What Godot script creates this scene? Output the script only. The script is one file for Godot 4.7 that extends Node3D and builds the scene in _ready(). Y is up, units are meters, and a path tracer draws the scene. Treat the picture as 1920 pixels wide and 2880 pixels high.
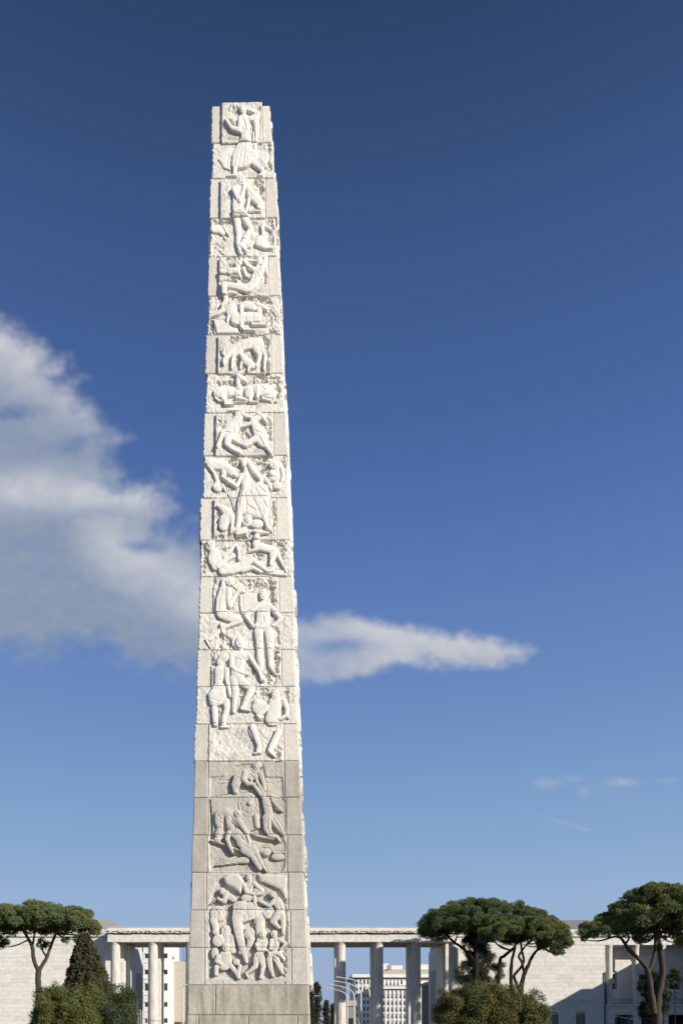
extends Node3D
# A tall marble obelisk carved with reliefs, seen from a low camera, with a colonnade and
# two museum wings behind it. Metres; y up; the eye stands at (0, EYE, 0) looking along -z.

const EYE := 1.6
const F := 2135.0          # focal length in drawing units
const AX := 830.0          # drawing units of the line of sight
const AY := 2895.0
const ST := 1.15           # grid step of the carving, about 19 mm
const U0 := 515.0
const V0 := 280.0
const NX := 324
const NY := 2250

var H := PackedFloat32Array()     # carved height over the face, metres
var M := PackedFloat32Array()     # 1 where a figure has been carved smooth
var ox := 0.0
var oy := 0.0
var sc := 1.0
var rng := RandomNumberGenerator.new()
var taken := {}
var n_cell := FastNoiseLite.new()
var n_mid := FastNoiseLite.new()
var n_fine := FastNoiseLite.new()
var n_low := FastNoiseLite.new()
var n_cloud := FastNoiseLite.new()
var mats := {}

# ---------------------------------------------------------------- naming and tagging
func numbered(called: String) -> String:
	var k: int = taken.get(called, 0)
	taken[called] = k + 1
	return called if k == 0 else "%s_%03d" % [called, k]

func thing(called: String, label: String, category: String, at_ := Vector3.ZERO, group := "") -> Node3D:
	var o := Node3D.new()
	o.name = numbered(called)
	add_child(o)
	o.position = at_
	tag(o, label, category, group)
	return o

func tag(o: Node3D, label: String, category: String, group := "") -> void:
	o.set_meta("label", label)
	o.set_meta("category", category)
	if group != "":
		o.set_meta("group", group)

func obj(called: String, mesh: Mesh, mat: Material, parent: Node = null) -> MeshInstance3D:
	var o := MeshInstance3D.new()
	o.mesh = mesh
	o.material_override = mat
	if parent == null:
		o.name = numbered(called)
		add_child(o)
	else:
		o.name = called
		parent.add_child(o, true)
	return o

func struct(called: String, mesh: Mesh, mat: Material) -> MeshInstance3D:
	var o := obj(called, mesh, mat)
	o.set_meta("kind", "structure")
	return o

func at(px: float, py: float, d: float) -> Vector3:
	return Vector3((px - AX) * d / F, EYE + (AY - py) * d / F, -d)

# ---------------------------------------------------------------- mesh building
class Shape:
	var v := PackedVector3Array()
	var n := PackedVector3Array()
	var c := PackedColorArray()
	var ix := PackedInt32Array()
	var col := Color(1, 1, 1)

	func quad(a: Vector3, b: Vector3, cc: Vector3, d: Vector3) -> void:   # anticlockwise seen from outside
		var k := v.size()
		var nn := (b - a).cross(d - a)
		if nn.length_squared() < 1e-12:
			nn = (cc - b).cross(d - cc)
		nn = nn.normalized()
		for p in [a, b, cc, d]:
			v.append(p)
			n.append(nn)
			c.append(col)
		for q in [0, 2, 1, 0, 3, 2]:
			ix.append(k + q)

	func tri(a: Vector3, b: Vector3, cc: Vector3) -> void:
		var k := v.size()
		var nn := (b - a).cross(cc - a).normalized()
		for p in [a, b, cc]:
			v.append(p)
			n.append(nn)
			c.append(col)
		for q in [0, 2, 1]:
			ix.append(k + q)

	func hexa(p: Array) -> void:   # 4 bottom corners anticlockwise from above, then the 4 above them
		quad(p[0], p[1], p[5], p[4])
		quad(p[1], p[2], p[6], p[5])
		quad(p[2], p[3], p[7], p[6])
		quad(p[3], p[0], p[4], p[7])
		quad(p[4], p[5], p[6], p[7])
		quad(p[3], p[2], p[1], p[0])

	func box(lo: Vector3, hi: Vector3) -> void:
		hexa([Vector3(lo.x, lo.y, hi.z), Vector3(hi.x, lo.y, hi.z), Vector3(hi.x, lo.y, lo.z), Vector3(lo.x, lo.y, lo.z),
			Vector3(lo.x, hi.y, hi.z), Vector3(hi.x, hi.y, hi.z), Vector3(hi.x, hi.y, lo.z), Vector3(lo.x, hi.y, lo.z)])

	func bevelled(lo: Vector3, hi: Vector3, b: float) -> void:   # a block whose front (+z) arris is chamfered
		var m := hi.z - b
		hexa([Vector3(lo.x, lo.y, m), Vector3(hi.x, lo.y, m), Vector3(hi.x, lo.y, lo.z), Vector3(lo.x, lo.y, lo.z),
			Vector3(lo.x, hi.y, m), Vector3(hi.x, hi.y, m), Vector3(hi.x, hi.y, lo.z), Vector3(lo.x, hi.y, lo.z)])
		var o := [Vector3(lo.x, lo.y, m), Vector3(hi.x, lo.y, m), Vector3(hi.x, hi.y, m), Vector3(lo.x, hi.y, m)]
		var i := [Vector3(lo.x + b, lo.y + b, hi.z), Vector3(hi.x - b, lo.y + b, hi.z), Vector3(hi.x - b, hi.y - b, hi.z), Vector3(lo.x + b, hi.y - b, hi.z)]
		for k in 4:
			quad(o[k], o[(k + 1) % 4], i[(k + 1) % 4], i[k])
		quad(i[0], i[1], i[2], i[3])

	func tube(pts: Array, rads: Array, sides := 8, wob := 0.0) -> void:
		var k0 := v.size()
		var a := Vector3.ZERO
		for k in pts.size():
			var t: Vector3 = (pts[mini(k + 1, pts.size() - 1)] - pts[maxi(k - 1, 0)]).normalized()
			if k == 0:
				a = t.cross(Vector3(0.31, 0.2, 0.93)).normalized()
			a = (a - t * a.dot(t)).normalized()
			var b := t.cross(a)
			for s in sides + 1:
				var th := TAU * s / sides
				var o := a * cos(th) + b * sin(th)
				var rr: float = rads[k]
				if wob > 0.0:
					rr *= 1.0 + wob * sin(float(s % sides) * 2.7 + k * 1.9)
				v.append(pts[k] + o * rr)
				n.append(o)
				c.append(col)
		for k in pts.size() - 1:
			for s in sides:
				var p := k0 + k * (sides + 1) + s
				var q := p + sides + 1
				for x in [p, q + 1, p + 1, p, q, q + 1]:
					ix.append(x)

	func lathe(base: Vector3, prof: Array, sides := 32) -> void:   # [radius, height] pairs from the bottom up
		for k in prof.size() - 1:
			var k0 := v.size()
			var r0: float = prof[k][0]
			var r1: float = prof[k + 1][0]
			var y0: float = prof[k][1]
			var y1: float = prof[k + 1][1]
			var sl := Vector2(y1 - y0, r0 - r1).normalized()
			for e in 2:
				for s in sides + 1:
					var th := TAU * s / sides
					var rr := r0 if e == 0 else r1
					v.append(base + Vector3(cos(th) * rr, y0 if e == 0 else y1, -sin(th) * rr))
					n.append(Vector3(cos(th) * sl.x, sl.y, -sin(th) * sl.x))
					c.append(col)
			for s in sides:
				var p := k0 + s
				var q := p + sides + 1
				for x in [p, q + 1, p + 1, p, q, q + 1]:
					ix.append(x)

	func done() -> ArrayMesh:
		var a := []
		a.resize(Mesh.ARRAY_MAX)
		a[Mesh.ARRAY_VERTEX] = v
		a[Mesh.ARRAY_NORMAL] = n
		a[Mesh.ARRAY_COLOR] = c
		a[Mesh.ARRAY_INDEX] = ix
		var m := ArrayMesh.new()
		m.add_surface_from_arrays(Mesh.PRIMITIVE_TRIANGLES, a)
		return m

func noise_tex(freq: float, seed_: int, lo: Color, hi: Color, size := 512, type := FastNoiseLite.TYPE_SIMPLEX_SMOOTH, oct := 5) -> NoiseTexture2D:
	var f := FastNoiseLite.new()
	f.seed = seed_
	f.noise_type = type
	f.frequency = freq
	f.fractal_octaves = oct
	var t := NoiseTexture2D.new()
	t.width = size
	t.height = size
	t.seamless = true
	t.noise = f
	var g := Gradient.new()
	g.set_color(0, lo)
	g.set_color(1, hi)
	t.color_ramp = g
	return t

func bump_tex(freq: float, seed_: int, strength: float, size := 512, type := FastNoiseLite.TYPE_SIMPLEX_SMOOTH) -> NoiseTexture2D:
	var f := FastNoiseLite.new()
	f.seed = seed_
	f.noise_type = type
	f.frequency = freq
	f.fractal_octaves = 5
	var t := NoiseTexture2D.new()
	t.width = size
	t.height = size
	t.seamless = true
	t.as_normal_map = true
	t.bump_strength = strength
	t.noise = f
	return t

func flat_mat(lin: Color, rough := 0.85, metal := 0.0) -> StandardMaterial3D:
	var m := StandardMaterial3D.new()
	m.albedo_color = lin.linear_to_srgb()
	m.roughness = rough
	m.metallic = metal
	m.metallic_specular = 0.35
	return m

func stone_mat(lin: Color, tex: Texture2D, bump: Texture2D, scale: float, nscale := 0.5) -> StandardMaterial3D:
	var m := flat_mat(lin, 0.85)
	m.albedo_texture = tex
	m.uv1_triplanar = true
	m.uv1_world_triplanar = true
	m.uv1_scale = Vector3.ONE * scale
	if bump:
		m.normal_enabled = true
		m.normal_texture = bump
		m.normal_scale = nscale
	return m

# ---------------------------------------------------------------- sky: air and clouds only
func sky_colour(el: float) -> Color:
	var pts := [[-90.0, 0.50, 0.49, 0.46], [-1.0, 0.56, 0.60, 0.67], [0.0, 0.60, 0.66, 0.77], [4.0, 0.61, 0.685, 0.81], [9.0, 0.595, 0.70, 0.83], [13.0, 0.54, 0.66, 0.815], [18.0, 0.475, 0.61, 0.785],
		[23.0, 0.425, 0.55, 0.755], [28.0, 0.38, 0.507, 0.725], [33.0, 0.33, 0.457, 0.685], [38.5, 0.285, 0.403, 0.622], [43.0, 0.257, 0.366, 0.57], [47.0, 0.23, 0.335, 0.517],
		[53.6, 0.178, 0.265, 0.415], [65.0, 0.15, 0.23, 0.37], [90.0, 0.13, 0.20, 0.34]]
	for k in pts.size() - 1:
		if el <= pts[k + 1][0]:
			var t: float = clampf((el - pts[k][0]) / (pts[k + 1][0] - pts[k][0]), 0, 1)
			return Color(lerpf(pts[k][1], pts[k + 1][1], t), lerpf(pts[k][2], pts[k + 1][2], t), lerpf(pts[k][3], pts[k + 1][3], t))
	return Color(0.13, 0.2, 0.34)

func soft(a: float, b: float, x: float) -> float:
	return smoothstep(a, b, x)

func in_poly(x: float, y: float, p: PackedFloat32Array) -> float:   # signed distance, positive inside
	var best := 1e12
	var inside := false
	var n := p.size() / 2
	var j := n - 1
	for i in n:
		var xi := p[2 * i]
		var yi := p[2 * i + 1]
		var xj := p[2 * j]
		var yj := p[2 * j + 1]
		if (yi > y) != (yj > y) and x < (xj - xi) * (y - yi) / (yj - yi) + xi:
			inside = not inside
		var dx := xj - xi
		var dy := yj - yi
		var t := clampf(((x - xi) * dx + (y - yi) * dy) / maxf(dx * dx + dy * dy, 1e-6), 0, 1)
		var ex := x - xi - t * dx
		var ey := y - yi - t * dy
		best = minf(best, ex * ex + ey * ey)
		j = i
	return sqrt(best) if inside else -sqrt(best)

func paint_sky(exposure: float) -> Image:
	var w := 4096
	var h := 2048
	var im := Image.create(w, h, false, Image.FORMAT_RGB8)
	var gain := 1.0 / exposure
	for y in h:
		var el := 90.0 - (y + 0.5) / h * 180.0
		var c := sky_colour(el).srgb_to_linear() * gain
		im.fill_rect(Rect2i(0, y, w, 1), c.linear_to_srgb())
	# the cloud banks, laid out in the plane one focal length north of the eye
	var bank := PackedFloat32Array([-900, 760, -500, 800, -200, 860, -40, 870, 45, 910, 130, 955, 180, 1030, 250, 1085, 300, 1180, 345, 1260, 350, 1320, 420, 1345, 500, 1370, 470, 1400, 505, 1470, 560, 1500, 640, 1560, 720, 1640])
	bank.append_array(PackedFloat32Array([800, 1740, 800, 1910, 700, 1960, 620, 1930, 500, 1905, 420, 1890, 300, 1850, 200, 1835, 120, 1860, 0, 1860, -300, 1920, -900, 1950]))
	var tail := PackedFloat32Array([760, 1730, 860, 1745, 960, 1722, 1060, 1730, 1170, 1765, 1280, 1785, 1390, 1792, 1450, 1812, 1510, 1826, 1480, 1856, 1420, 1862, 1380, 1876, 1240, 1872, 1120, 1882, 1020, 1905, 900, 1935, 760, 1920])
	for y in range(430, 1000):
		var el := PI * (0.5 - (y + 0.5) / h)
		for x in range(1300, 2480):
			var az := TAU * ((x + 0.5) / w - 0.5)
			var px := AX + F * tan(az)
			var py := AY - F * tan(el) / cos(az)
			if px < -860 or px > 2300 or py < 700 or py > 2420:
				continue
			var wx := n_cloud.get_noise_2d(px * 0.9, py * 1.3)
			var wy := n_cloud.get_noise_2d(px * 0.9 + 700, py * 1.3 + 300)
			var fine := n_cloud.get_noise_2d(px * 2.6 + 90, py * 3.4)
			var den := 0.0
			var light := 0.0
			if px < 820 and py < 2000:
				var sd := in_poly(px + wx * 70, py + wy * 55, bank)
				if sd > -60:
					den = soft(-30, 95, sd + fine * 26)
					# thin places inside the bank
					var h1 := exp(-pow((px - 40 + wx * 60) / 85, 2) - pow((py - 1165 + wy * 50) / 26, 2))
					var h2 := exp(-pow((px - 215 + wx * 50) / 60, 2) - pow((py - 1250 + wy * 40) / 28, 2))
					var h3 := exp(-pow((px - 415 + wx * 60) / 75, 2) - pow((py - 1530 + wy * 30) / 26, 2))
					var h4 := exp(-pow((px - 330) / 120, 2) - pow((py - 1345 + wy * 40) / 20, 2))
					den *= 1.0 - clampf(0.62 * h1 + 0.5 * h2 + 0.72 * h3 + 0.3 * h4, 0, 0.85)
					den *= 0.84 + 0.16 * soft(-0.35, 0.3, wy + fine * 0.15 + 0.1)
					den *= 1.0 - 0.75 * soft(1735, 2000, py - px * 0.22 + wy * 60)
					# three billowing shelves: pale upper flanks over grey-blue bellies
					var shelf := 0.75 + 0.25 * soft(-0.4, 0.4, wx)
					var s1 := exp(-pow((py - (955 + px * 0.55)) / 120, 2))
					var s2 := exp(-pow((py - (1375 + px * 0.04)) / 60, 2))
					var s3 := exp(-pow((py - (1500 + (px - 250) * 0.55)) / 95, 2)) * soft(150, 330, px)
					light = clampf((maxf(s1, maxf(s2, s3))) * 1.0 * shelf + fine * 0.10, 0, 1)
			if px > 740:
				var sd2 := in_poly(px + wx * 26, py + wy * 24, tail)
				if sd2 > -40:
					var hole := exp(-pow((px - 960) / 90, 2) - pow((py - 1815 + wx * 20) / 18, 2))
					var d2 := soft(-12, 34, sd2 + fine * 11) * (1.0 - 0.75 * hole) * (0.62 + 0.33 * soft(880, 1080, px))
					if d2 > den:
						den = d2
						light = clampf(0.6 + fine * 0.22 + wx * 0.25 + 0.3 * soft(1890, 1790, py), 0, 1)
			if px > 1450 and py > 2150 and py < 2280:
				var e1 := exp(-pow((px - 1542) / 38, 2) - pow((py - 2204) / 14, 2)) * 0.55
				var e2 := exp(-pow((px - 1618) / 26, 2) - pow((py - 2188) / 7, 2)) * 0.45
				var e3 := exp(-pow((px - 1745) / 45, 2) - pow((py - 2199) / 11, 2)) * 0.6
				var e4 := exp(-pow((px - 1650) / 26, 2) - pow((py - 2226) / 14, 2)) * 0.3
				var e5 := exp(-pow((px - 1872) / 26, 2) - pow((py - 2195) / 6, 2)) * 0.4
				den = maxf(den, (e1 + e2 + e3 + e4 + e5) * (0.75 + fine))
				light = 0.6
			if px > 1490 and px < 1670 and py > 2270 and py < 2350:
				var ly := 2285 + (px - 1480) * 0.283
				var a := exp(-pow((py - ly) / 2.6, 2)) * soft(1470, 1620, px) * soft(1662, 1655, px) * 0.36
				if a > den:
					den = a
					light = 0.8
			if den > 0.004:
				var base := sky_colour(rad_to_deg(el)).srgb_to_linear()
				var belly := Color(0.555, 0.61, 0.70).srgb_to_linear()
				var crest := Color(0.80, 0.808, 0.83).srgb_to_linear()
				var c := base.lerp(belly.lerp(crest, light), clampf(den, 0, 0.93)) * gain
				im.set_pixel(posmod(x - w / 2, w), y, c.linear_to_srgb())
	return im

func _ready() -> void:
	rng.seed = 7
	var exposure := 1.17
	var cam := Camera3D.new()
	cam.name = "camera"
	cam.projection = Camera3D.PROJECTION_FRUSTUM
	cam.near = 0.5
	cam.far = 6000.0
	cam.size = 2880.0 / F * cam.near
	cam.frustum_offset = Vector2((960.0 - AX) / F, (AY - 1440.0) / F) * cam.near
	cam.position = Vector3(0, EYE, 0)
	add_child(cam)
	cam.current = true

	n_cloud.seed = 11
	n_cloud.frequency = 0.0055
	n_cloud.fractal_octaves = 5
	n_cloud.fractal_gain = 0.52
	var env := Environment.new()
	env.background_mode = Environment.BG_SKY
	var sky := Sky.new()
	var pano := PanoramaSkyMaterial.new()
	pano.panorama = ImageTexture.create_from_image(paint_sky(exposure))
	sky.sky_material = pano
	env.sky = sky
	env.tonemap_mode = Environment.TONE_MAPPER_LINEAR
	env.tonemap_exposure = exposure
	env.sdfgi_enabled = true
	env.ssao_enabled = true
	env.ssil_enabled = true
	var we := WorldEnvironment.new()
	we.name = "world_environment"
	we.environment = env
	add_child(we)

	var sun := DirectionalLight3D.new()
	sun.name = "sun"
	sun.light_energy = 1.6
	sun.light_angular_distance = 0.53
	sun.light_color = Color(1.0, 0.966, 0.908)
	sun.shadow_enabled = true
	add_child(sun)
	sun.basis = Basis.looking_at(-Vector3(1.3, 0.72, 1.0).normalized(), Vector3.UP)

	make_noises()
	make_materials()
	make_ground()
	make_museums()
	make_colonnade()
	make_far_buildings()
	make_obelisk()
	make_trees()
	make_lamps()

func make_noises() -> void:
	n_cell.seed = 3
	n_cell.noise_type = FastNoiseLite.TYPE_CELLULAR
	n_cell.cellular_return_type = FastNoiseLite.RETURN_DISTANCE
	n_cell.frequency = 0.075
	n_cell.fractal_octaves = 2
	n_cell.fractal_type = FastNoiseLite.FRACTAL_FBM
	n_mid.seed = 5
	n_mid.frequency = 0.06
	n_mid.fractal_octaves = 3
	n_fine.seed = 9
	n_fine.frequency = 0.33
	n_fine.fractal_octaves = 2
	n_low.seed = 13
	n_low.frequency = 0.012
	n_low.fractal_octaves = 3

func make_materials() -> void:
	var warm := noise_tex(0.012, 21, Color(0.93, 0.92, 0.905), Color(1, 1, 1))
	var blot := noise_tex(0.009, 22, Color(0.92, 0.905, 0.88), Color(1, 1, 1))
	var grain := bump_tex(0.05, 23, 5.0)
	var m := StandardMaterial3D.new()
	m.vertex_color_use_as_albedo = true
	m.roughness = 0.8
	m.metallic_specular = 0.3
	m.albedo_texture = warm
	m.uv1_triplanar = true
	m.uv1_world_triplanar = true
	m.uv1_scale = Vector3.ONE * 0.6
	m.normal_enabled = true
	m.normal_texture = bump_tex(0.09, 24, 6.0)
	m.normal_scale = 0.28
	mats.marble = m
	var tones := [Color(0.74, 0.725, 0.68), Color(0.765, 0.75, 0.71), Color(0.70, 0.68, 0.635), Color(0.755, 0.742, 0.71), Color(0.725, 0.70, 0.65), Color(0.77, 0.757, 0.72)]
	mats.tones = []
	for t in tones:
		mats.tones.append(stone_mat(t, blot, grain, 0.22, 0.35))
	mats.trim = stone_mat(Color(0.77, 0.755, 0.715), warm, grain, 0.3, 0.2)
	mats.mortar = flat_mat(Color(0.5, 0.475, 0.43))
	# the crumbling, lichen-blackened edge of the colonnade's cornice
	mats.lichen = stone_mat(Color(0.74, 0.72, 0.67), lichen_tex(), grain, 0.5, 0.5)
	mats.lichen.uv1_scale = Vector3(0.09, 0.42, 0.09)
	mats.shaft = stone_mat(Color(0.72, 0.695, 0.645), blot, grain, 0.12, 0.25)
	mats.shaft.albedo_texture = noise_tex(0.012, 27, Color(0.80, 0.78, 0.75), Color(1, 1, 1))
	mats.shaft.uv1_scale = Vector3(0.35, 0.05, 0.35)
	mats.trim.albedo_texture = noise_tex(0.012, 28, Color(0.86, 0.845, 0.82), Color(1, 1, 1))
	mats.trim.uv1_scale = Vector3(0.2, 0.12, 0.2)
	mats.roof = flat_mat(Color(0.33, 0.335, 0.30), 0.7)
	mats.white = stone_mat(Color(0.80, 0.79, 0.77), warm, null, 0.1)
	mats.concrete = stone_mat(Color(0.47, 0.44, 0.39), blot, grain, 0.2, 0.3)
	mats.grey = stone_mat(Color(0.30, 0.29, 0.28), blot, null, 0.1)
	mats.dark = flat_mat(Color(0.025, 0.027, 0.03), 0.5)
	mats.frame_dark = flat_mat(Color(0.06, 0.062, 0.066), 0.5)
	var glass := flat_mat(Color(0.03, 0.04, 0.05), 0.12)
	glass.metallic_specular = 0.6
	mats.glass = glass
	mats.tower_glass = flat_mat(Color(0.10, 0.115, 0.12), 0.3)
	mats.teal = flat_mat(Color(0.10, 0.17, 0.17), 0.25)
	mats.metal = flat_mat(Color(0.50, 0.50, 0.49), 0.4, 0.6)
	mats.pale_metal = flat_mat(Color(0.62, 0.62, 0.60), 0.45, 0.2)
	mats.panel_white = flat_mat(Color(0.72, 0.73, 0.74), 0.6)
	mats.bark = bark_mat(Color(0.15, 0.122, 0.10))
	mats.bark_dark = bark_mat(Color(0.07, 0.055, 0.045))
	mats.leaf = leaf_mat()

func lichen_tex() -> NoiseTexture2D:
	var t := noise_tex(0.02, 31, Color(0.1, 0.09, 0.08), Color(1, 1, 1), 512, FastNoiseLite.TYPE_SIMPLEX, 5)
	var g := Gradient.new()
	g.offsets = PackedFloat32Array([0.0, 0.47, 0.54, 1.0])
	g.colors = PackedColorArray([Color(0.12, 0.10, 0.09), Color(0.22, 0.19, 0.17), Color(0.93, 0.9, 0.87), Color(1, 1, 1)])
	t.color_ramp = g
	return t

func bark_mat(c: Color) -> StandardMaterial3D:
	var m := stone_mat(c, noise_tex(0.03, 41, Color(0.45, 0.42, 0.4), Color(1, 1, 1)), bump_tex(0.05, 42, 14.0), 0.8, 1.0)
	m.uv1_scale = Vector3(0.9, 0.3, 0.9)
	m.roughness = 0.95
	return m

func leaf_mat() -> StandardMaterial3D:
	var m := StandardMaterial3D.new()
	m.vertex_color_use_as_albedo = true
	m.roughness = 0.6
	m.metallic_specular = 0.3
	m.cull_mode = BaseMaterial3D.CULL_DISABLED
	m.backlight_enabled = true
	m.backlight = Color(0.3, 0.32, 0.2)
	return m

func make_ground() -> void:
	var s := Shape.new()
	s.quad(Vector3(-2500, 0, 300), Vector3(2500, 0, 300), Vector3(2500, 0, -4000), Vector3(-2500, 0, -4000))
	struct("ground", s.done(), stone_mat(Color(0.29, 0.255, 0.205), noise_tex(0.01, 51, Color(0.7, 0.7, 0.7), Color(1, 1, 1)), null, 0.05))
	var r := Shape.new()
	r.box(Vector3(-9.5, 0.0, -700), Vector3(5.5, 0.004, -137 - 12))
	r.box(Vector3(-30, 0.0, -116), Vector3(26, 0.004, -104))
	struct("road", r.done(), stone_mat(Color(0.055, 0.055, 0.056), noise_tex(0.05, 52, Color(0.7, 0.7, 0.7), Color(1, 1, 1)), null, 0.4))
	var g := Shape.new()
	for side in [[-70.0, -22.0], [17.0, 70.0]]:
		g.box(Vector3(side[0], 0.0, -132), Vector3(side[1], 0.12, -55))
	struct("lawn", g.done(), stone_mat(Color(0.06, 0.085, 0.03), noise_tex(0.06, 53, Color(0.5, 0.5, 0.45), Color(1, 1, 1)), null, 0.5))
	var k := Shape.new()
	for side in [[-70.2, -21.8], [16.8, 70.2]]:
		k.box(Vector3(side[0], 0.0, -54.98), Vector3(side[1], 0.14, -54.75))
		k.box(Vector3(side[0], 0.0, -132.25), Vector3(side[1], 0.14, -132.02))
	struct("kerb", k.done(), mats.trim)

# ---------------------------------------------------------------- museums and colonnade
# Coursed ashlar on a wall that faces +z; openings are [x0, y0, x1, y1]
func ashlar(parent: Node3D, x0: float, x1: float, y0: float, y1: float, z: float, course: float, len_: float, openings: Array) -> void:
	var unit := {}
	var rows := int(round((y1 - y0) / course))
	var ch := (y1 - y0) / rows
	for j in rows:
		var ya := y0 + j * ch
		var yb := ya + ch
		var x := x0
		var first := true
		while x < x1 - 0.05:
			var ln := len_ * (0.62 + 0.75 * rng.randf())
			if first and j % 2 == 1:
				ln *= 0.5
			first = false
			var xe := minf(x + ln, x1)
			if x1 - xe < 0.8:
				xe = x1
			# cut the course at openings
			var parts := [[x, xe]]
			for o in openings:
				if yb > o[1] + 0.02 and ya < o[3] - 0.02:
					var cut := []
					for p in parts:
						if p[1] <= o[0] or p[0] >= o[2]:
							cut.append(p)
						else:
							if p[0] < o[0] - 0.05:
								cut.append([p[0], o[0]])
							if p[1] > o[2] + 0.05:
								cut.append([o[2], p[1]])
					parts = cut
			for p in parts:
				var w: float = p[1] - p[0]
				var key := "%d" % int(round(w * 4))
				if not unit.has(key):
					var s := Shape.new()
					s.bevelled(Vector3(-0.5, -0.5, -0.5), Vector3(0.5, 0.5, 0.5), 0.02)
					unit[key] = s.done()
				var b := obj("stone_block", unit[key], mats.tones[[0, 1, 3, 5, 0, 1, 3, 5, 4, 2][rng.randi() % 10]], parent)
				var proud := rng.randf() * 0.016
				b.position = Vector3((p[0] + p[1]) / 2, (ya + yb) / 2, z - 0.15 + proud)
				b.scale = Vector3(w - 0.012, ch - (0.022 if rng.randf() < 0.5 else 0.008), 0.3)
			x = xe

func box_part(called: String, lo: Vector3, hi: Vector3, mat: Material, parent: Node) -> MeshInstance3D:
	var s := Shape.new()
	s.box(lo, hi)
	return obj(called, s.done(), mat, parent)

func hip_roof(parent: Node3D, x0: float, x1: float, y0: float, y1: float, zf: float, zb: float, hip_x: float, from_left: bool) -> void:
	# a long roof whose slope faces +z; the end at x0 (or x1) is hipped
	var zr := zf - 9.0
	var s := Shape.new()
	var a := Vector3(x0, y0, zf)
	var b := Vector3(x1, y0, zf)
	var r0 := Vector3(x0 + (hip_x if from_left else 0.0), y1, zr)
	var r1 := Vector3(x1 - (0.0 if from_left else hip_x), y1, zr)
	s.quad(a, b, r1, r0)
	s.quad(Vector3(x1, y0, zb), Vector3(x0, y0, zb), Vector3(r0.x, y1, zr), Vector3(r1.x, y1, zr))
	if from_left:
		s.tri(Vector3(x0, y0, zb), a, r0)
	else:
		s.tri(b, Vector3(x1, y0, zb), r1)
	var rf := obj("roof", s.done(), mats.roof, parent)
	var ribs := Shape.new()
	var slope := (Vector3(0, y1, zr) - Vector3(0, y0, zf))
	var x := x0 + 0.3
	while x < x1:
		var t := 1.0
		if from_left:
			t = clampf((x - x0) / hip_x, 0.05, 1)
		else:
			t = clampf((x1 - x) / hip_x, 0.05, 1)
		var p := Vector3(x, y0 + 0.02, zf)
		var q := p + slope * t
		var up := slope.cross(Vector3.RIGHT).normalized() * -0.045
		if up.y < 0:
			up = -up
		ribs.hexa([p + Vector3(-0.1, 0, 0), p + Vector3(0.1, 0, 0), q + Vector3(0.1, 0, 0), q + Vector3(-0.1, 0, 0), p + Vector3(-0.08, 0, 0) + up, p + Vector3(0.08, 0, 0) + up, q + Vector3(0.08, 0, 0) + up, q + Vector3(-0.08, 0, 0) + up])
		x += 0.62
	var rb := obj("rib", ribs.done(), mats.roof, rf)
	rb.set_meta("kind", "stuff")

func window_in(parent: Node3D, x0: float, x1: float, y0: float, y1: float, z: float, bars := 1) -> void:
	# a reveal 0.35 m deep, a frame and a pane
	var w := box_part("window", Vector3(x0, y0, z - 0.42), Vector3(x1, y1, z - 0.38), mats.glass, parent)
	var s := Shape.new()
	for b in [[x0, x0 + 0.12], [x1 - 0.12, x1]]:
		s.box(Vector3(b[0], y0, z - 0.37), Vector3(b[1], y1, z - 0.28))
	s.box(Vector3(x0 + 0.12, y1 - 0.12, z - 0.37), Vector3(x1 - 0.12, y1, z - 0.28))
	s.box(Vector3(x0 + 0.12, y0, z - 0.37), Vector3(x1 - 0.12, y0 + 0.12, z - 0.28))
	for k in bars:
		var xm := lerpf(x0, x1, (k + 1.0) / (bars + 1))
		s.box(Vector3(xm - 0.05, y0 + 0.12, z - 0.365), Vector3(xm + 0.05, y1 - 0.12, z - 0.285))
	obj("frame", s.done(), mats.frame_dark, w)

func cornice(parent: Node3D, x0: float, x1: float, z: float) -> void:
	# from the top down: crown slab, thin shadow groove, frieze, architrave
	box_part("cornice", Vector3(x0, 18.72, z - 0.6), Vector3(x1, 20.0, z + 0.32), mats.trim, parent)
	box_part("cornice_fillet", Vector3(x0, 19.35, z + 0.32), Vector3(x1, 20.02, z + 0.42), mats.trim, parent)
	box_part("frieze", Vector3(x0, 17.62, z - 0.6), Vector3(x1, 18.56, z + 0.04), mats.trim, parent)
	box_part("groove", Vector3(x0, 18.56, z - 0.6), Vector3(x1, 18.72, z - 0.12), mats.mortar, parent)
	box_part("architrave", Vector3(x0, 17.2, z - 0.6), Vector3(x1, 17.62, z + 0.09), mats.trim, parent)

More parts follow.
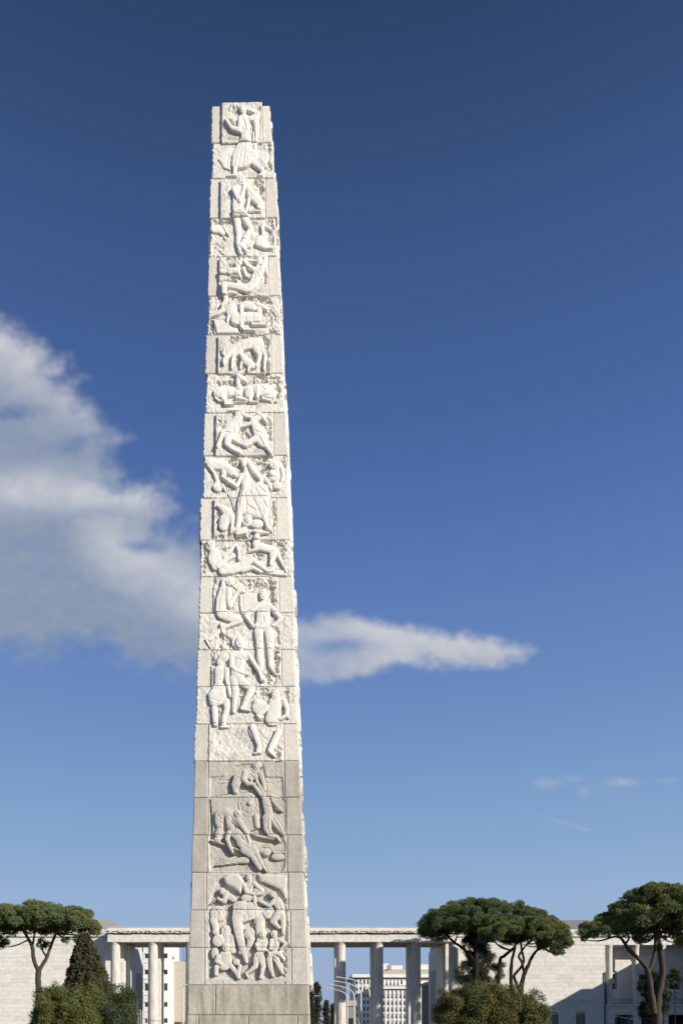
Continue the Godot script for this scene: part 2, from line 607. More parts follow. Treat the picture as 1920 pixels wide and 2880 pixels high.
func make_museums() -> void:
	var z := -140.3
	# the building west of the colonnade
	var l := thing("museum_building", "long windowless pale stone museum with ribbed hip roof behind the single round pine", "building", Vector3.ZERO, "museum buildings joined by the colonnade")
	box_part("wall", Vector3(-105, 0, -153.5), Vector3(-31.4, 19.4, z - 0.3), mats.mortar, l)
	ashlar(l, -60.0, -31.3, 0.9, 17.2, z, 0.76, 3.0, [])
	box_part("plain_wall", Vector3(-105, 0, z - 0.29), Vector3(-60.01, 17.2, z - 0.01), mats.tones[1], l)
	box_part("plinth", Vector3(-105, 0, z - 0.29), Vector3(-31.3, 0.9, z + 0.1), mats.tones[2], l)
	cornice(l, -105, -31.3, z)
	hip_roof(l, -105, -31.6, 20.02, 23.1, z - 0.4, -153.4, 4.5, false)
	# its end wall that faces the passage, with a tall recessed panel
	box_part("end_wall", Vector3(-31.39, 0, -153.6), Vector3(-30.8, 17.25, z - 0.6), mats.tones[3], l)
	box_part("rear_wing", Vector3(-70, 0, -171), Vector3(-36.0, 15.0, -156.02), mats.tones[1], l)
	box_part("recessed_panel", Vector3(-30.78, 0.9, -152.5), Vector3(-30.74, 12.6, -147), mats.concrete, l)
	# the building east of it, with an upper loggia of round columns
	var r := thing("museum_building", "pale stone museum with upper loggia, balcony doors and a diagonal shadow on its wall", "building", Vector3.ZERO, "museum buildings joined by the colonnade")
	var lx0 := 57.2
	var flo := 6.25
	box_part("wall", Vector3(27.6, 0, -155.7), Vector3(lx0 - 0.4, 19.4, z - 0.3), mats.mortar, r)
	var wins := [[47.3, 0.9, 48.55, 4.35], [51.85, 0.9, 53.5, 4.4]]
	ashlar(r, 27.5, lx0, 0.9, 17.2, z, 0.76, 2.9, wins)
	box_part("plinth", Vector3(27.5, 0, z - 0.29), Vector3(lx0, 0.9, z + 0.08), mats.tones[2], r)
	for w in wins:
		window_in(r, w[0], w[2], w[1], w[3], z + 0.12, 0)
		box_part("lintel", Vector3(w[0] - 0.12, w[3], z - 0.2), Vector3(w[2] + 0.3, w[3] + 0.16, z + 0.06), mats.trim, r)
		box_part("jamb", Vector3(w[2], w[1], z - 0.2), Vector3(w[2] + 0.26, w[3], z + 0.05), mats.trim, r)
	cornice(r, 27.5, 120, z)
	hip_roof(r, 27.8, 120, 20.02, 23.1, z - 0.4, -155.6, 4.5, true)
	box_part("end_wall", Vector3(27.3, 0, -155.6), Vector3(27.49, 17.25, z - 0.31), mats.tones[3], r)
	box_part("panel_frame", Vector3(27.24, 3.0, -153.5), Vector3(27.28, 13.2, -148), mats.concrete, r)
	# loggia: floor, back wall, ceiling, columns
	box_part("loggia_floor", Vector3(lx0, flo - 0.32, -147), Vector3(120, flo, z + 0.35), mats.trim, r)
	box_part("loggia_back_wall", Vector3(lx0 - 0.39, 0, -172), Vector3(120, 19.4, -143.9), mats.tones[5], r)
	ashlar(r, lx0, 96, flo, 17.15, -143.6, 0.9, 3.4, [[58.65, flo, 60.75, 12.15], [64.6, flo, 66.7, 12.15], [70.6, flo, 72.7, 12.15]])
	box_part("loggia_ceiling", Vector3(lx0, 17.16, -143.89), Vector3(120, 17.6, z - 0.61), mats.trim, r)
	for k in 5:
		var cx := 58.15 + k * 4.93
		var s := Shape.new()
		s.lathe(Vector3(cx, 0, z - 0.55), [[0.62, flo], [0.62, flo + 0.2], [0.60, flo + 0.22], [0.55, 16.75], [0.58, 16.78], [0.66, 16.9], [0.66, 17.19]], 28)
		obj("column", s.done(), mats.shaft, r)
	for k in 4:
		# balcony doors with frames, transom and a small notice, white boards below
		var dx := 58.65 + k * 5.95
		var d := box_part("door", Vector3(dx, 9.2, -143.80), Vector3(dx + 2.1, 12.1, -143.76), mats.glass, r)
		var fr := Shape.new()
		fr.box(Vector3(dx, 11.95, -143.75), Vector3(dx + 2.1, 12.12, -143.62))
		fr.box(Vector3(dx, 9.2, -143.75), Vector3(dx + 0.1, 11.95, -143.62))
		fr.box(Vector3(dx + 1.7, 9.2, -143.75), Vector3(dx + 2.1, 11.95, -143.62))
		fr.box(Vector3(dx + 1.12, 9.2, -143.75), Vector3(dx + 1.2, 11.95, -143.64))
		fr.box(Vector3(dx + 0.1, 10.62, -143.75), Vector3(dx + 1.12, 10.7, -143.65))
		fr.box(Vector3(dx + 0.55, 10.7, -143.75), Vector3(dx + 0.6, 11.95, -143.66))
		obj("frame", fr.done(), mats.grey, d)
		box_part("blind", Vector3(dx + 1.22, 10.3, -143.74), Vector3(dx + 1.62, 11.2, -143.70), mats.pale_metal, d)
		box_part("white_board", Vector3(dx - 0.02, flo, -143.55), Vector3(dx + 2.4, 9.18, -143.45), mats.panel_white, r)
	for k in 5:
		var a := 57.25 if k == 0 else 58.15 + (k - 1) * 4.93 + 0.62
		var b := 57.6 if k == 0 else a + 3.69
		var rail := Shape.new()
		rail.box(Vector3(a, flo + 0.95, z - 0.30), Vector3(b, flo + 1.02, z - 0.24))
		rail.box(Vector3(a, flo + 0.08, z - 0.295), Vector3(b, flo + 0.13, z - 0.245))
		var ry := obj("railing", rail.done(), mats.frame_dark, r)
		var bars := Shape.new()
		var x := a + 0.06
		while x < b:
			bars.box(Vector3(x, flo + 0.131, z - 0.285), Vector3(x + 0.035, flo + 0.949, z - 0.255))
			x += 0.21
		obj("bars", bars.done(), mats.frame_dark, ry).set_meta("kind", "stuff")
	# ground floor under the loggia, with dark openings
	var ops := [[59.0, 0.0, 62.4, 4.3], [63.9, 0.0, 67.6, 4.3], [68.9, 0.0, 75.0, 4.3]]
	ashlar(r, lx0, 84, 0.0, flo - 0.33, z, 1.0, 3.0, ops)
	var x := lx0
	for o in ops:
		box_part("wall_pier", Vector3(x, 0, -143.89), Vector3(o[0], flo - 0.33, z - 0.31), mats.tones[0], r)
		box_part("wall_lintel", Vector3(o[0] + 0.003, o[3], -143.88), Vector3(o[2] - 0.003, flo - 0.34, z - 0.02), mats.tones[2], r)
		x = o[2]
		var f := box_part("doorway", Vector3(o[0], 0, -143.8), Vector3(o[2], 4.29, -143.7), mats.dark, r)
		box_part("door_frame", Vector3(o[0] + 0.2, 0, -143.69), Vector3(o[0] + 0.5, 4.2, -143.6), mats.pale_metal, f)
	box_part("balcony_band", Vector3(lx0, flo - 0.9, z), Vector3(84, flo - 0.62, z + 0.08), mats.trim, r)
	var pipe := Shape.new()
	pipe.tube([Vector3(57.12, 0, z + 0.2), Vector3(57.12, 12.2, z + 0.2)], [0.11, 0.11], 8)
	obj("downpipe", pipe.done(), mats.frame_dark, r)
	# the wing that closes the square beyond the edge of the view and throws the diagonal shadow
	var w := thing("museum_wing", "stepped stone wing at the edge of the square beside the loggia", "building")
	box_part("wall", Vector3(75.7, 0, -154.5), Vector3(110, 19.9, -139.0), mats.tones[1], w)
	box_part("projecting_wall", Vector3(73.8, 0, -124.6), Vector3(110, 19.9, -98.0), mats.tones[3], w)
	box_part("link_wall", Vector3(75.7, 0, -139.0), Vector3(110, 19.9, -124.6), mats.tones[1], w)
	for k in 5:
		window_in(w, 75.0 + k * 6.0, 77.4 + k * 6.0, 6.0, 10.5, -97.55, 1)
	box_part("cornice", Vector3(75.2, 19.9, -139.5), Vector3(110, 20.4, -124.6), mats.trim, w)
	box_part("cornice", Vector3(73.3, 19.9, -124.59), Vector3(110, 20.4, -97.6), mats.trim, w)

func make_colonnade() -> void:
	var c := thing("colonnade", "tall stone colonnade with round columns and blackened cornice spanning behind the obelisk", "colonnade")
	var zf := -136.2
	var zb := -145.6
	var x0 := -33.6
	var x1 := 28.9
	# entablature: beam in front, beam behind, coffered ceiling between
	box_part("front_beam", Vector3(x0, 17.29, zf - 1.9), Vector3(x1, 18.63, zf), mats.trim, c)
	box_part("beam_fillet", Vector3(x0, 17.29, zf), Vector3(x1, 17.72, zf + 0.07), mats.trim, c)
	box_part("rear_beam", Vector3(x0, 17.29, zb), Vector3(x1, 18.63, zb + 1.9), mats.trim, c)
	box_part("ceiling", Vector3(x0, 17.9, zb + 1.91), Vector3(x1, 18.62, zf - 1.91), mats.tones[2], c)
	box_part("shadow_groove", Vector3(x0, 18.632, zb + 0.3), Vector3(x1, 18.79, zf - 0.25), mats.mortar, c)
	var co := Shape.new()
	# the cornice lip is crumbled: short lengths that stand more or less proud
	var x := x0 - 0.45
	while x < x1 + 0.3:
		var wd := 0.5 + rng.randf() * 1.6
		var xe := minf(x + wd, x1 + 0.4)
		co.box(Vector3(x, 18.78 + rng.randf() * 0.09, zb - 0.2), Vector3(xe - 0.004, 19.25 - rng.randf() * 0.05, zf + 0.30 + rng.randf() * 0.10))
		x = xe
	obj("cornice_lip", co.done(), mats.lichen, c)
	x = x0
	while x < x1 - 0.1:
		var xe := minf(x + 3.2 + rng.randf() * 2.0, x1)
		if x1 - xe < 1.5:
			xe = x1
		box_part("attic_block", Vector3(x + 0.006, 19.255, zb + 0.1), Vector3(xe - 0.006, 19.86 + rng.randf() * 0.03, zf + 0.02 + rng.randf() * 0.02), mats.tones[rng.randi() % 6], c)
		box_part("coping", Vector3(x + 0.006, 19.9, zb), Vector3(xe - 0.006, 19.97, zf + 0.1), mats.trim, c)
		x = xe
	var col: Mesh
	for k in 10:
		var cx := -32.42 + k * 6.775
		if col == null:
			var s := Shape.new()
			var prof := [[0.98, 0.0], [0.98, 0.5], [0.965, 0.52]]
			for j in 9:
				# drum joints
				var y := 0.6 + (j + 1) * 1.72
				var rr := lerpf(0.96, 0.845, y / 16.6)
				prof.append([rr, y - 0.012])
				prof.append([rr - 0.015, y])
				prof.append([rr - 0.001, y + 0.012])
			prof.append_array([[0.84, 16.85], [0.90, 16.88], [0.93, 16.95], [0.845, 17.0], [0.86, 17.05], [0.98, 17.1], [0.98, 17.285]])
			s.lathe(Vector3.ZERO, prof, 40)
			col = s.done()
		var o := obj("column", col, mats.shaft, c)
		o.position = Vector3(cx, 0, zf - 1.0)
		var pier := Node3D.new()
		pier.name = "pier"
		c.add_child(pier, true)
		pier.position = Vector3(cx, 0, zf - 3.6)
		for j in 13:
			var y0 := j * 1.375
			var b := Shape.new()
			b.box(Vector3(-0.92, y0 + 0.006, -3.5), Vector3(0.92, y0 + 1.368, -rng.randf() * 0.012))
			obj("stone_block", b.done(), mats.tones[rng.randi() % 6], pier)

# ---------------------------------------------------------------- buildings seen through the colonnade
func wall_box(parent: Node3D, called: String, a: Vector3, b: Vector3, y0: float, y1: float, depth: float, mat: Material) -> void:
	# an upright slab whose face runs from a to b (a nearer the eye's left)
	var dir := (b - a)
	dir.y = 0
	var nn := Vector3(-dir.z, 0, dir.x).normalized()      # towards the viewer
	if nn.z < 0:
		nn = -nn
	var s := Shape.new()
	var p := [a, b, b - nn * depth, a - nn * depth]
	var lo := []
	for q in p:
		lo.append(Vector3(q.x, y0, q.z))
	for q in p:
		lo.append(Vector3(q.x, y1, q.z))
	s.hexa(lo)
	obj(called, s.done(), mat, parent)

func make_far_buildings() -> void:
	# white office tower, north of the passage
	var t := thing("office_tower", "white office tower with rows of narrow windows and stepped flat roofs seen between the columns", "office building")
	var d := 400.0
	var k := d / F
	var xl := (999.0 - AX) * k
	var xr := (1262.0 - AX) * k
	box_part("wall", Vector3(xl, 0, -d - 40), Vector3(xr, 28.2, -d - 0.8), mats.white, t)
	box_part("roof_slab", Vector3(xl - 1.8, 28.9, -d - 42), Vector3(xr, 30.6, -d + 1.4), mats.white, t)
	box_part("eaves_glazing", Vector3(xl - 0.2, 28.2, -d - 40), Vector3(xr, 28.88, -d - 0.6), mats.teal, t)
	box_part("penthouse", Vector3((1074.0 - AX) * k, 30.61, -d - 30), Vector3(xr, 33.6, -d - 5), mats.concrete, t)
	box_part("roof_house", Vector3((1070.0 - AX) * k, 33.61, -d - 26), Vector3((1098.0 - AX) * k, 37.0, -d - 8), mats.white, t)
	box_part("roof_house", Vector3((1104.0 - AX) * k, 33.61, -d - 26), Vector3((1137.0 - AX) * k, 35.9, -d - 7), mats.white, t)
	box_part("roof_house", Vector3((1186.0 - AX) * k, 33.61, -d - 26), Vector3((1220.0 - AX) * k, 36.4, -d - 7), mats.white, t)
	box_part("chimney", Vector3((1091.0 - AX) * k, 33.61, -d - 5), Vector3((1099.0 - AX) * k, 35.7, -d - 4), mats.grey, t)
	# window bays of the main block
	var floor_h := 3.48
	for i in 13:
		var cx := (1003.0 + i * 10.5 - AX) * k
		box_part("pier", Vector3(cx + 0.5, 0, -d - 0.79), Vector3(cx + 1.42, 28.19, -d - 0.1), mats.white, t)
		if i > 6 and i < 12:
			continue
		for j in 8:
			var y0 := 26.4 - j * floor_h
			if y0 < 1:
				continue
			var w := box_part("window", Vector3(cx - 0.5, y0 - 0.95, -d - 0.79), Vector3(cx + 0.4, y0 + 0.9, -d - 0.7), mats.tower_glass, t)
			box_part("sill", Vector3(cx - 0.5, y0 - 2.5, -d - 0.79), Vector3(cx + 0.49, y0 - 0.96, -d - 0.4), mats.white, w)
	# upper ribbon of dark openings and balustrade over the front block
	for i in 6:
		box_part("window", Vector3((1083.5 + i * 6.8 - AX) * k, 24.6, -d - 0.78), Vector3((1089.2 + i * 6.8 - AX) * k, 25.8, -d - 0.68), mats.dark, t)
	var df := 392.0
	var kf := df / F
	var fl := (1048.0 - AX) * kf
	var fr := (1131.0 - AX) * kf
	box_part("front_block", Vector3(fl, 0, -d - 0.9), Vector3((1175.0 - AX) * kf, 22.0, -df - 0.8), mats.white, t)
	box_part("terrace_slab", Vector3(fl - 1.2, 22.5, -d - 0.95), Vector3((1175.0 - AX) * kf, 23.5, -df + 1.0), mats.white, t)
	box_part("eaves_glazing", Vector3(fl, 22.0, -d - 0.9), Vector3((1174.0 - AX) * kf, 22.48, -df - 0.6), mats.teal, t)
	box_part("balustrade", Vector3(fl, 23.51, -df - 0.5), Vector3((1175.0 - AX) * kf, 24.5, -df - 0.2), mats.concrete, t)
	for i in 11:
		var cx := (1056.0 + i * 11.6 - AX) * kf
		box_part("pier", Vector3(cx + 0.6, 0, -df - 0.79), Vector3(cx + 1.5, 21.99, -df - 0.05), mats.white, t)
		if i == 0 or i > 8:
			continue
		for j in 6:
			var y0 := 18.6 - j * 3.44
			var w := box_part("window", Vector3(cx - 0.52, y0 - 1.0, -df - 0.79), Vector3(cx + 0.55, y0 + 1.2, -df - 0.7), mats.tower_glass, t)
			box_part("blind", Vector3(cx - 0.5, y0 + 0.3 - rng.randf() * 0.5, -df - 0.69), Vector3(cx + 0.53, y0 + 1.2, -df - 0.66), mats.metal, w)
			box_part("sill", Vector3(cx - 0.52, y0 - 2.2, -df - 0.79), Vector3(cx + 0.55, y0 - 1.01, -df - 0.35), mats.white, w)
	# low grey rear wing beside the east end wall
	var g := thing("annexe_building", "low grey flat-roofed annexe with pilasters standing in the shade behind the colonnade", "building")
	box_part("wall", Vector3(27.6, 0, -166), Vector3(50, 10.9, -156.2), mats.grey, g)
	box_part("parapet", Vector3(27.35, 10.901, -166.3), Vector3(50.3, 11.5, -156.01), mats.concrete, g)
	for i in 3:
		box_part("pilaster", Vector3(27.4, 0, -159.0 - i * 3.0), Vector3(27.59, 10.89, -158.2 - i * 3.0), mats.grey, g)
	var g2 := thing("pavilion", "dark low pavilion with a flat top between the street lamps and the tower", "building")
	var kd := 300.0 / F
	box_part("wall", Vector3((972.0 - AX) * kd, 0, -310), Vector3((1001.0 - AX) * kd, 10.8, -300), mats.grey, g2)
	box_part("flat_roof", Vector3((970.0 - AX) * kd, 10.801, -310.5), Vector3((1003.0 - AX) * kd, 13.0, -299.5), mats.concrete, g2)
	box_part("opening", Vector3((979.0 - AX) * kd, 0.5, -299.98), Vector3((994.0 - AX) * kd, 6.0, -299.9), mats.dark, g2)
	# through the western bays: white slab block with a downpipe strip
	var s := thing("apartment_block", "white rendered slab block with small dark windows seen between two western columns", "building")
	var ds := 190.0
	var ks := ds / F
	var sx := (401.0 - AX) * ks
	box_part("wall", Vector3(sx - 0.9, 0, -ds - 25), Vector3((462.0 - AX) * ks, 24.5, -ds), mats.white, s)
	box_part("recess_strip", Vector3(sx + 0.0, 0, -ds), Vector3(sx + 0.18, 24.5, -ds + 0.1), mats.frame_dark, s)
	for j in 5:
		box_part("bracket", Vector3(sx - 0.1, 3.7 + j * 3.65, -ds + 0.101), Vector3(sx + 0.3, 4.0 + j * 3.65, -ds + 0.4), mats.white, s)
		var y := 3.2 + j * 4.05
		for i in 4:
			var wx := sx + 0.68 + i * 1.55
			var w := box_part("window", Vector3(wx, y, -ds + 0.001), Vector3(wx + 0.95, y + (1.75 if j % 3 == 2 else 1.1), -ds + 0.03), mats.glass, s)
			box_part("frame", Vector3(wx - 0.08, y + (1.76 if j % 3 == 2 else 1.11), -ds + 0.001), Vector3(wx + 1.03, y + (1.9 if j % 3 == 2 else 1.25), -ds + 0.16), mats.concrete, w)
		box_part("string_course", Vector3(sx + 0.45, y - 1.25, -ds + 0.001), Vector3((462.0 - AX) * ks, y - 1.13, -ds + 0.08), mats.concrete, s)
	# grey concrete office with a blank panelled flank under an overhanging roof
	var c := thing("concrete_block", "concrete office block with blank panelled flank and overhanging flat roof beside the obelisk", "building")
	var dc := 205.0
	var a := at(476.5, 2895, dc)
	var b := at(501.5, 2895, dc + 26)
	var l := at(452.0, 2895, dc)
	wall_box(c, "flank_wall", a, b, 3.6, 20.0, 8.0, mats.concrete)
	for j in 4:
		wall_box(c, "panel_joint", a + Vector3(0.6, 0, 0.06), b + Vector3(0, 0, 0.06), 6.6 + j * 3.75, 6.75 + j * 3.75, 0.3, mats.white)
	wall_box(c, "front_wall", l, a + Vector3(-0.25, 0, 0), 0, 20.0, 20.0, mats.white)
	for j in 5:
		for i in 2:
			var wx := l.x + 1.15 + i * 0.95
			var w := box_part("window", Vector3(wx, 2.0 + j * 3.6, -dc + 0.001), Vector3(wx + 0.72, 3.9 + j * 3.6, -dc + 0.05), mats.dark if (j + i) % 2 == 0 else mats.teal, c)
			box_part("sill", Vector3(wx - 0.05, 1.85 + j * 3.6, -dc + 0.002), Vector3(wx + 0.77, 1.999 + j * 3.6, -dc + 0.14), mats.white, w)
	box_part("dark_strip", Vector3(a.x - 0.24, 1.0, -dc - 0.6), Vector3(a.x - 0.05, 20, -dc - 0.2), mats.frame_dark, c)
	var rf := Shape.new()
	var ra := at(440, 2895, dc - 3)
	var rb := at(489, 2895, dc - 3)
	var rc := at(504.5, 2895, dc + 26)
	rf.hexa([Vector3(ra.x, 20.6, ra.z), Vector3(rb.x, 20.6, rb.z), Vector3(rc.x, 20.6, rc.z), Vector3(ra.x, 20.6, rc.z), Vector3(ra.x, 21.2, ra.z), Vector3(rb.x, 21.2, rb.z), Vector3(rc.x, 21.2, rc.z), Vector3(ra.x, 21.2, rc.z)])
	obj("overhanging_roof", rf.done(), mats.concrete, c)
	box_part("roof_neck", Vector3(l.x, 20.0, -dc - 15), Vector3(a.x - 0.3, 20.6, -dc - 1), mats.grey, c)
	var mast := Shape.new()
	for i in 3:
		var mx := a.x - 0.9 + i * 0.55
		mast.tube([Vector3(mx, 21.2, -dc - 3), Vector3(mx, 26.5, -dc - 3)], [0.07, 0.05], 5)
	for j in 5:
		mast.tube([Vector3(a.x - 0.9, 21.8 + j * 0.9, -dc - 3), Vector3(a.x + 0.2, 22.3 + j * 0.9, -dc - 3)], [0.05, 0.05], 4)
		mast.box(Vector3(a.x - 1.2, 22.0 + j * 0.8, -dc - 3.1), Vector3(a.x - 0.95, 22.5 + j * 0.8, -dc - 2.8))
	mast.tube([Vector3(a.x + 2.2, 21.2, -dc - 12), Vector3(a.x + 2.2, 24.5, -dc - 12)], [0.06, 0.04], 5)
	obj("antenna_mast", mast.done(), mats.frame_dark, c)
	var wb := thing("white_block", "plain white building with two tiny windows behind the concrete block", "building")
	var dw := 300.0
	var kw := dw / F
	box_part("wall", Vector3((490.0 - AX) * kw, 12.0, -dw - 20), Vector3((560.0 - AX) * kw, 28.0, -dw), mats.white, wb)
	box_part("lower_wall", Vector3((500.0 - AX) * kw, 0, -dw - 20), Vector3((560.0 - AX) * kw, 12.0, -dw - 4), mats.grey, wb)
	box_part("window", Vector3((517.5 - AX) * kw, 23.4, -dw + 0.01), Vector3((519.5 - AX) * kw, 25.6, -dw + 0.05), mats.glass, wb)
	box_part("window", Vector3((517.8 - AX) * kw, 20.3, -dw + 0.01), Vector3((519.2 - AX) * kw, 21.0, -dw + 0.05), mats.glass, wb)
	box_part("roof_box", Vector3((513.0 - AX) * kw, 28.001, -dw - 15), Vector3((540.0 - AX) * kw, 28.9, -dw - 2), mats.frame_dark, wb)

# ---------------------------------------------------------------- street lamps
func lamp(label: String, foot: Vector3, h: float, reach: float, group: String) -> void:
	var o := thing("street_lamp", label, "street lamp", foot, group)
	var s := Shape.new()
	var q := absf(reach)
	var sx := signf(reach)
	var pts := [Vector3(0, 0, 0), Vector3(0, h * 0.35, 0), Vector3(0, h - q * 0.56, 0)]
	var rads := [0.15, 0.13, 0.11]
	for k in 9:
		var t := (k + 1) / 9.0
		var th := t * 1.32
		pts.append(Vector3(sx * q * (1.0 - cos(th)) / (1.0 - cos(1.32)), h - q * 0.56 + q * 0.56 * sin(th) / sin(1.32), 0))
		rads.append(lerpf(0.105, 0.07, t))
	s.tube(pts, rads, 10)
	obj("pole", s.done(), mats.pale_metal, o)
	var hd := Shape.new()
	var e: Vector3 = pts[pts.size() - 1]
	hd.tube([e, e + Vector3(sx * 0.25, 0.05, 0), e + Vector3(sx * 0.85, 0.12, 0), e + Vector3(sx * 1.0, 0.12, 0)], [0.07, 0.11, 0.10, 0.03], 8)
	obj("lamp_head", hd.done(), mats.pale_metal, o)

func make_lamps() -> void:
	var g := "curved street lamps along the avenue"
	var spec := [[1038.7, 945.0, 2748.0, 122.0, "tallest of the four curved lamps, its arm reaching across two columns"], [1014.5, 938.0, 2759.5, 126.0, "second tallest curved pale lamp of the four beside the shaded column"],
		[995.5, 926.0, 2769.5, 130.0, "third curved pale lamp of the four, next lower than the second tallest"], [976.5, 916.0, 2779.5, 134.0, "lowest of the four curved lamps, against the shaded first column"]]
	for p in spec:
		var d: float = p[3]
		var k := d / F
		lamp(p[4], Vector3((p[0] - AX) * k, 0, -d), EYE + (AY - p[2]) * k - 0.12, (p[1] - p[0]) * k + 1.0, g)
	var far := [[990.0, 2862.0, 300.0, -5.0], [1001.0, 2858.0, 330.0, -5.0], [1010.0, 2861.0, 360.0, -5.0], [978.0, 2868.0, 400.0, -5.0]]
	var fl := ["small far curved lamp nearest to the dark pavilion", "small far curved lamp before the tower's lower windows", "small far curved lamp closest to the second shaded column", "smallest and lowest far curved lamp by the first column"]
	for i in 4:
		var p: Array = far[i]
		var k: float = p[2] / F
		lamp(fl[i], Vector3((p[0] - AX) * k, 0, -p[2]), EYE + (AY - p[1]) * k, p[3], g)
	lamp("thin curved lamp whose arm rises to the obelisk's base", Vector3((514.5 - AX) * 118.0 / F, 0, -118.0), EYE + (AY - 2768.0) * 118.0 / F, 1.0, g)
	lamp("thin far curved lamp in front of the tower's front block, arm bending west", Vector3((1101.0 - AX) * 250.0 / F, 0, -250.0), EYE + (AY - 2857.0) * 250.0 / F, -2.4, g)
	# banner masts in front of the loggia
	for i in 4:
		var px: float = [1733.0, 1747.0, 1757.0, 1774.0][i]
		var py: float = [2857.0, 2860.0, 2862.0, 2865.0][i]
		var o := thing("bollard_light", ["slim dark bollard light with pale cap, first before the doorway", "second slim dark bollard light, close beside the first", "third slim bollard light with pale cap before the doorway", "slim dark bollard light standing apart beyond the other three"][i], "bollard light", at(px, 2895, 128) * Vector3(1, 0, 1), "bollard lights before the doorway")
		var y := EYE + (AY - py) * 128.0 / F
		var s := Shape.new()
		s.lathe(Vector3.ZERO, [[0.22, 0.0], [0.22, y - 0.15]], 14)
		obj("post", s.done(), mats.frame_dark, o)
		var cp := Shape.new()
		cp.lathe(Vector3.ZERO, [[0.22, y - 0.149], [0.34, y - 0.14], [0.34, y], [0.0, y + 0.01]], 14)
		obj("cap", cp.done(), mats.pale_metal, o)
	# slender masts and a cable beside the west passage
	var f := thing("mast_frame", "cluster of thin pale poles with crossarms standing behind the hedge tree", "mast")
	for p in [[390.0, 2852.0], [396.5, 2842.0], [401.5, 2842.0], [408.0, 2846.0], [415.0, 2858.0]]:
		var b := at(p[0], 2895, 133) * Vector3(1, 0, 1)
		var y: float = EYE + (AY - p[1]) * 133.0 / F
		var s := Shape.new()
		s.tube([b, b + Vector3(0, y, 0)], [0.06, 0.05], 6)
		s.box(b + Vector3(-0.3, y, -0.06), b + Vector3(0.3, y + 0.1, 0.06))
		obj("pole", s.done(), mats.pale_metal, f)
	var cab := Shape.new()
	var ca := at(396, 2864, 133)
	var cb := at(470, 2870, 133)
	var pts := []
	var rr := []
	for k in 12:
		var t := k / 11.0
		pts.append(ca.lerp(cb, t) + Vector3(0, -0.25 * sin(t * PI), 0))
		rr.append(0.05)
	cab.tube(pts, rr, 5)
	obj("cable", cab.done(), mats.frame_dark, f)

# ---------------------------------------------------------------- trees
func tuft_mesh(blades: int, ln: float, wd: float, seed_: int, up: float) -> ArrayMesh:
	var r := RandomNumberGenerator.new()
	r.seed = seed_
	var s := Shape.new()
	for k in blades:
		var d := Vector3(r.randf_range(-1, 1), r.randf_range(-0.5 + up, 1), r.randf_range(-1, 1)).normalized()
		var side := d.cross(Vector3(r.randf_range(-1, 1), r.randf_range(-1, 1), r.randf_range(-1, 1))).normalized() * wd * 0.5
		var l := ln * r.randf_range(0.6, 1.0)
		s.tri(-side + d * 0.02, side + d * 0.02, d * l)
	return s.done()

func leaf_mesh(leaves: int, spread: float, size: float, seed_: int) -> ArrayMesh:
	var r := RandomNumberGenerator.new()
	r.seed = seed_
	var s := Shape.new()
	for k in leaves:
		var p := Vector3(r.randf_range(-1, 1), r.randf_range(-1, 1), r.randf_range(-1, 1)) * spread
		var d := Vector3(r.randf_range(-1, 1), r.randf_range(-0.8, 0.8), r.randf_range(-1, 1)).normalized()
		var side := d.cross(Vector3(r.randf_range(-0.6, 0.6), 1, r.randf_range(-0.6, 0.6))).normalized()
		var nn := side.cross(d)
		var l := size * r.randf_range(0.7, 1.2)
		# a leaf folded along its midrib
		s.tri(p, p + d * l * 0.5 + side * l * 0.28 + nn * l * 0.06, p + d * l)
		s.tri(p, p + d * l, p + d * l * 0.5 - side * l * 0.28 + nn * l * 0.06)
	return s.done()

func scatter(parent: Node3D, called: String, mesh: Mesh, places: Array, tints: Array) -> void:
	var mm := MultiMesh.new()
	mm.transform_format = MultiMesh.TRANSFORM_3D
	mm.use_colors = true
	mm.mesh = mesh
	mm.instance_count = places.size()
	for k in places.size():
		mm.set_instance_transform(k, places[k])
		mm.set_instance_color(k, tints[k])
	var o := MultiMeshInstance3D.new()
	o.name = called
	o.multimesh = mm
	o.material_override = mats.leaf
	o.set_meta("kind", "stuff")
	parent.add_child(o, true)

func sphere_dir() -> Vector3:
	var z := rng.randf_range(-1, 1)
	var t := rng.randf() * TAU
	var q := sqrt(1 - z * z)
	return Vector3(q * cos(t), z, q * sin(t))

# clumps: [centre, radius]; tufts sit on each clump's surface, more of them on its upper half
func foliage(parent: Node3D, clumps: Array, per: int, mesh: Mesh, base: Color, vary: float, flat_: float, lean_up: float) -> void:
	var places := []
	var tints := []
	for c in clumps:
		var r: float = c[1]
		var tone := rng.randf_range(1.0 - vary, 1.0 + vary)
		var warm := rng.randf_range(-0.12, 0.18)
		var col := Color(base.r * tone * (1.0 + warm), base.g * tone, base.b * tone * (1.0 - warm))
		var n := int(per * r * r)
		for k in n:
			var d := sphere_dir()
			if d.y < 0 and rng.randf() < 0.35:
				d.y = -d.y
			var rad := r * pow(rng.randf(), 0.28)
			var p: Vector3 = c[0] + Vector3(d.x, d.y * flat_, d.z) * rad
			var up := (d + Vector3(0, lean_up, 0)).normalized()
			var side := up.cross(sphere_dir()).normalized()
			var b := Basis(side, up, side.cross(up))
			var j := rng.randf_range(0.85, 1.15)
			places.append(Transform3D(b.scaled(Vector3.ONE * rng.randf_range(0.75, 1.2)), p))
			tints.append(Color(col.r * j, col.g * j, col.b * j))
	scatter(parent, "crown", mesh, places, tints)

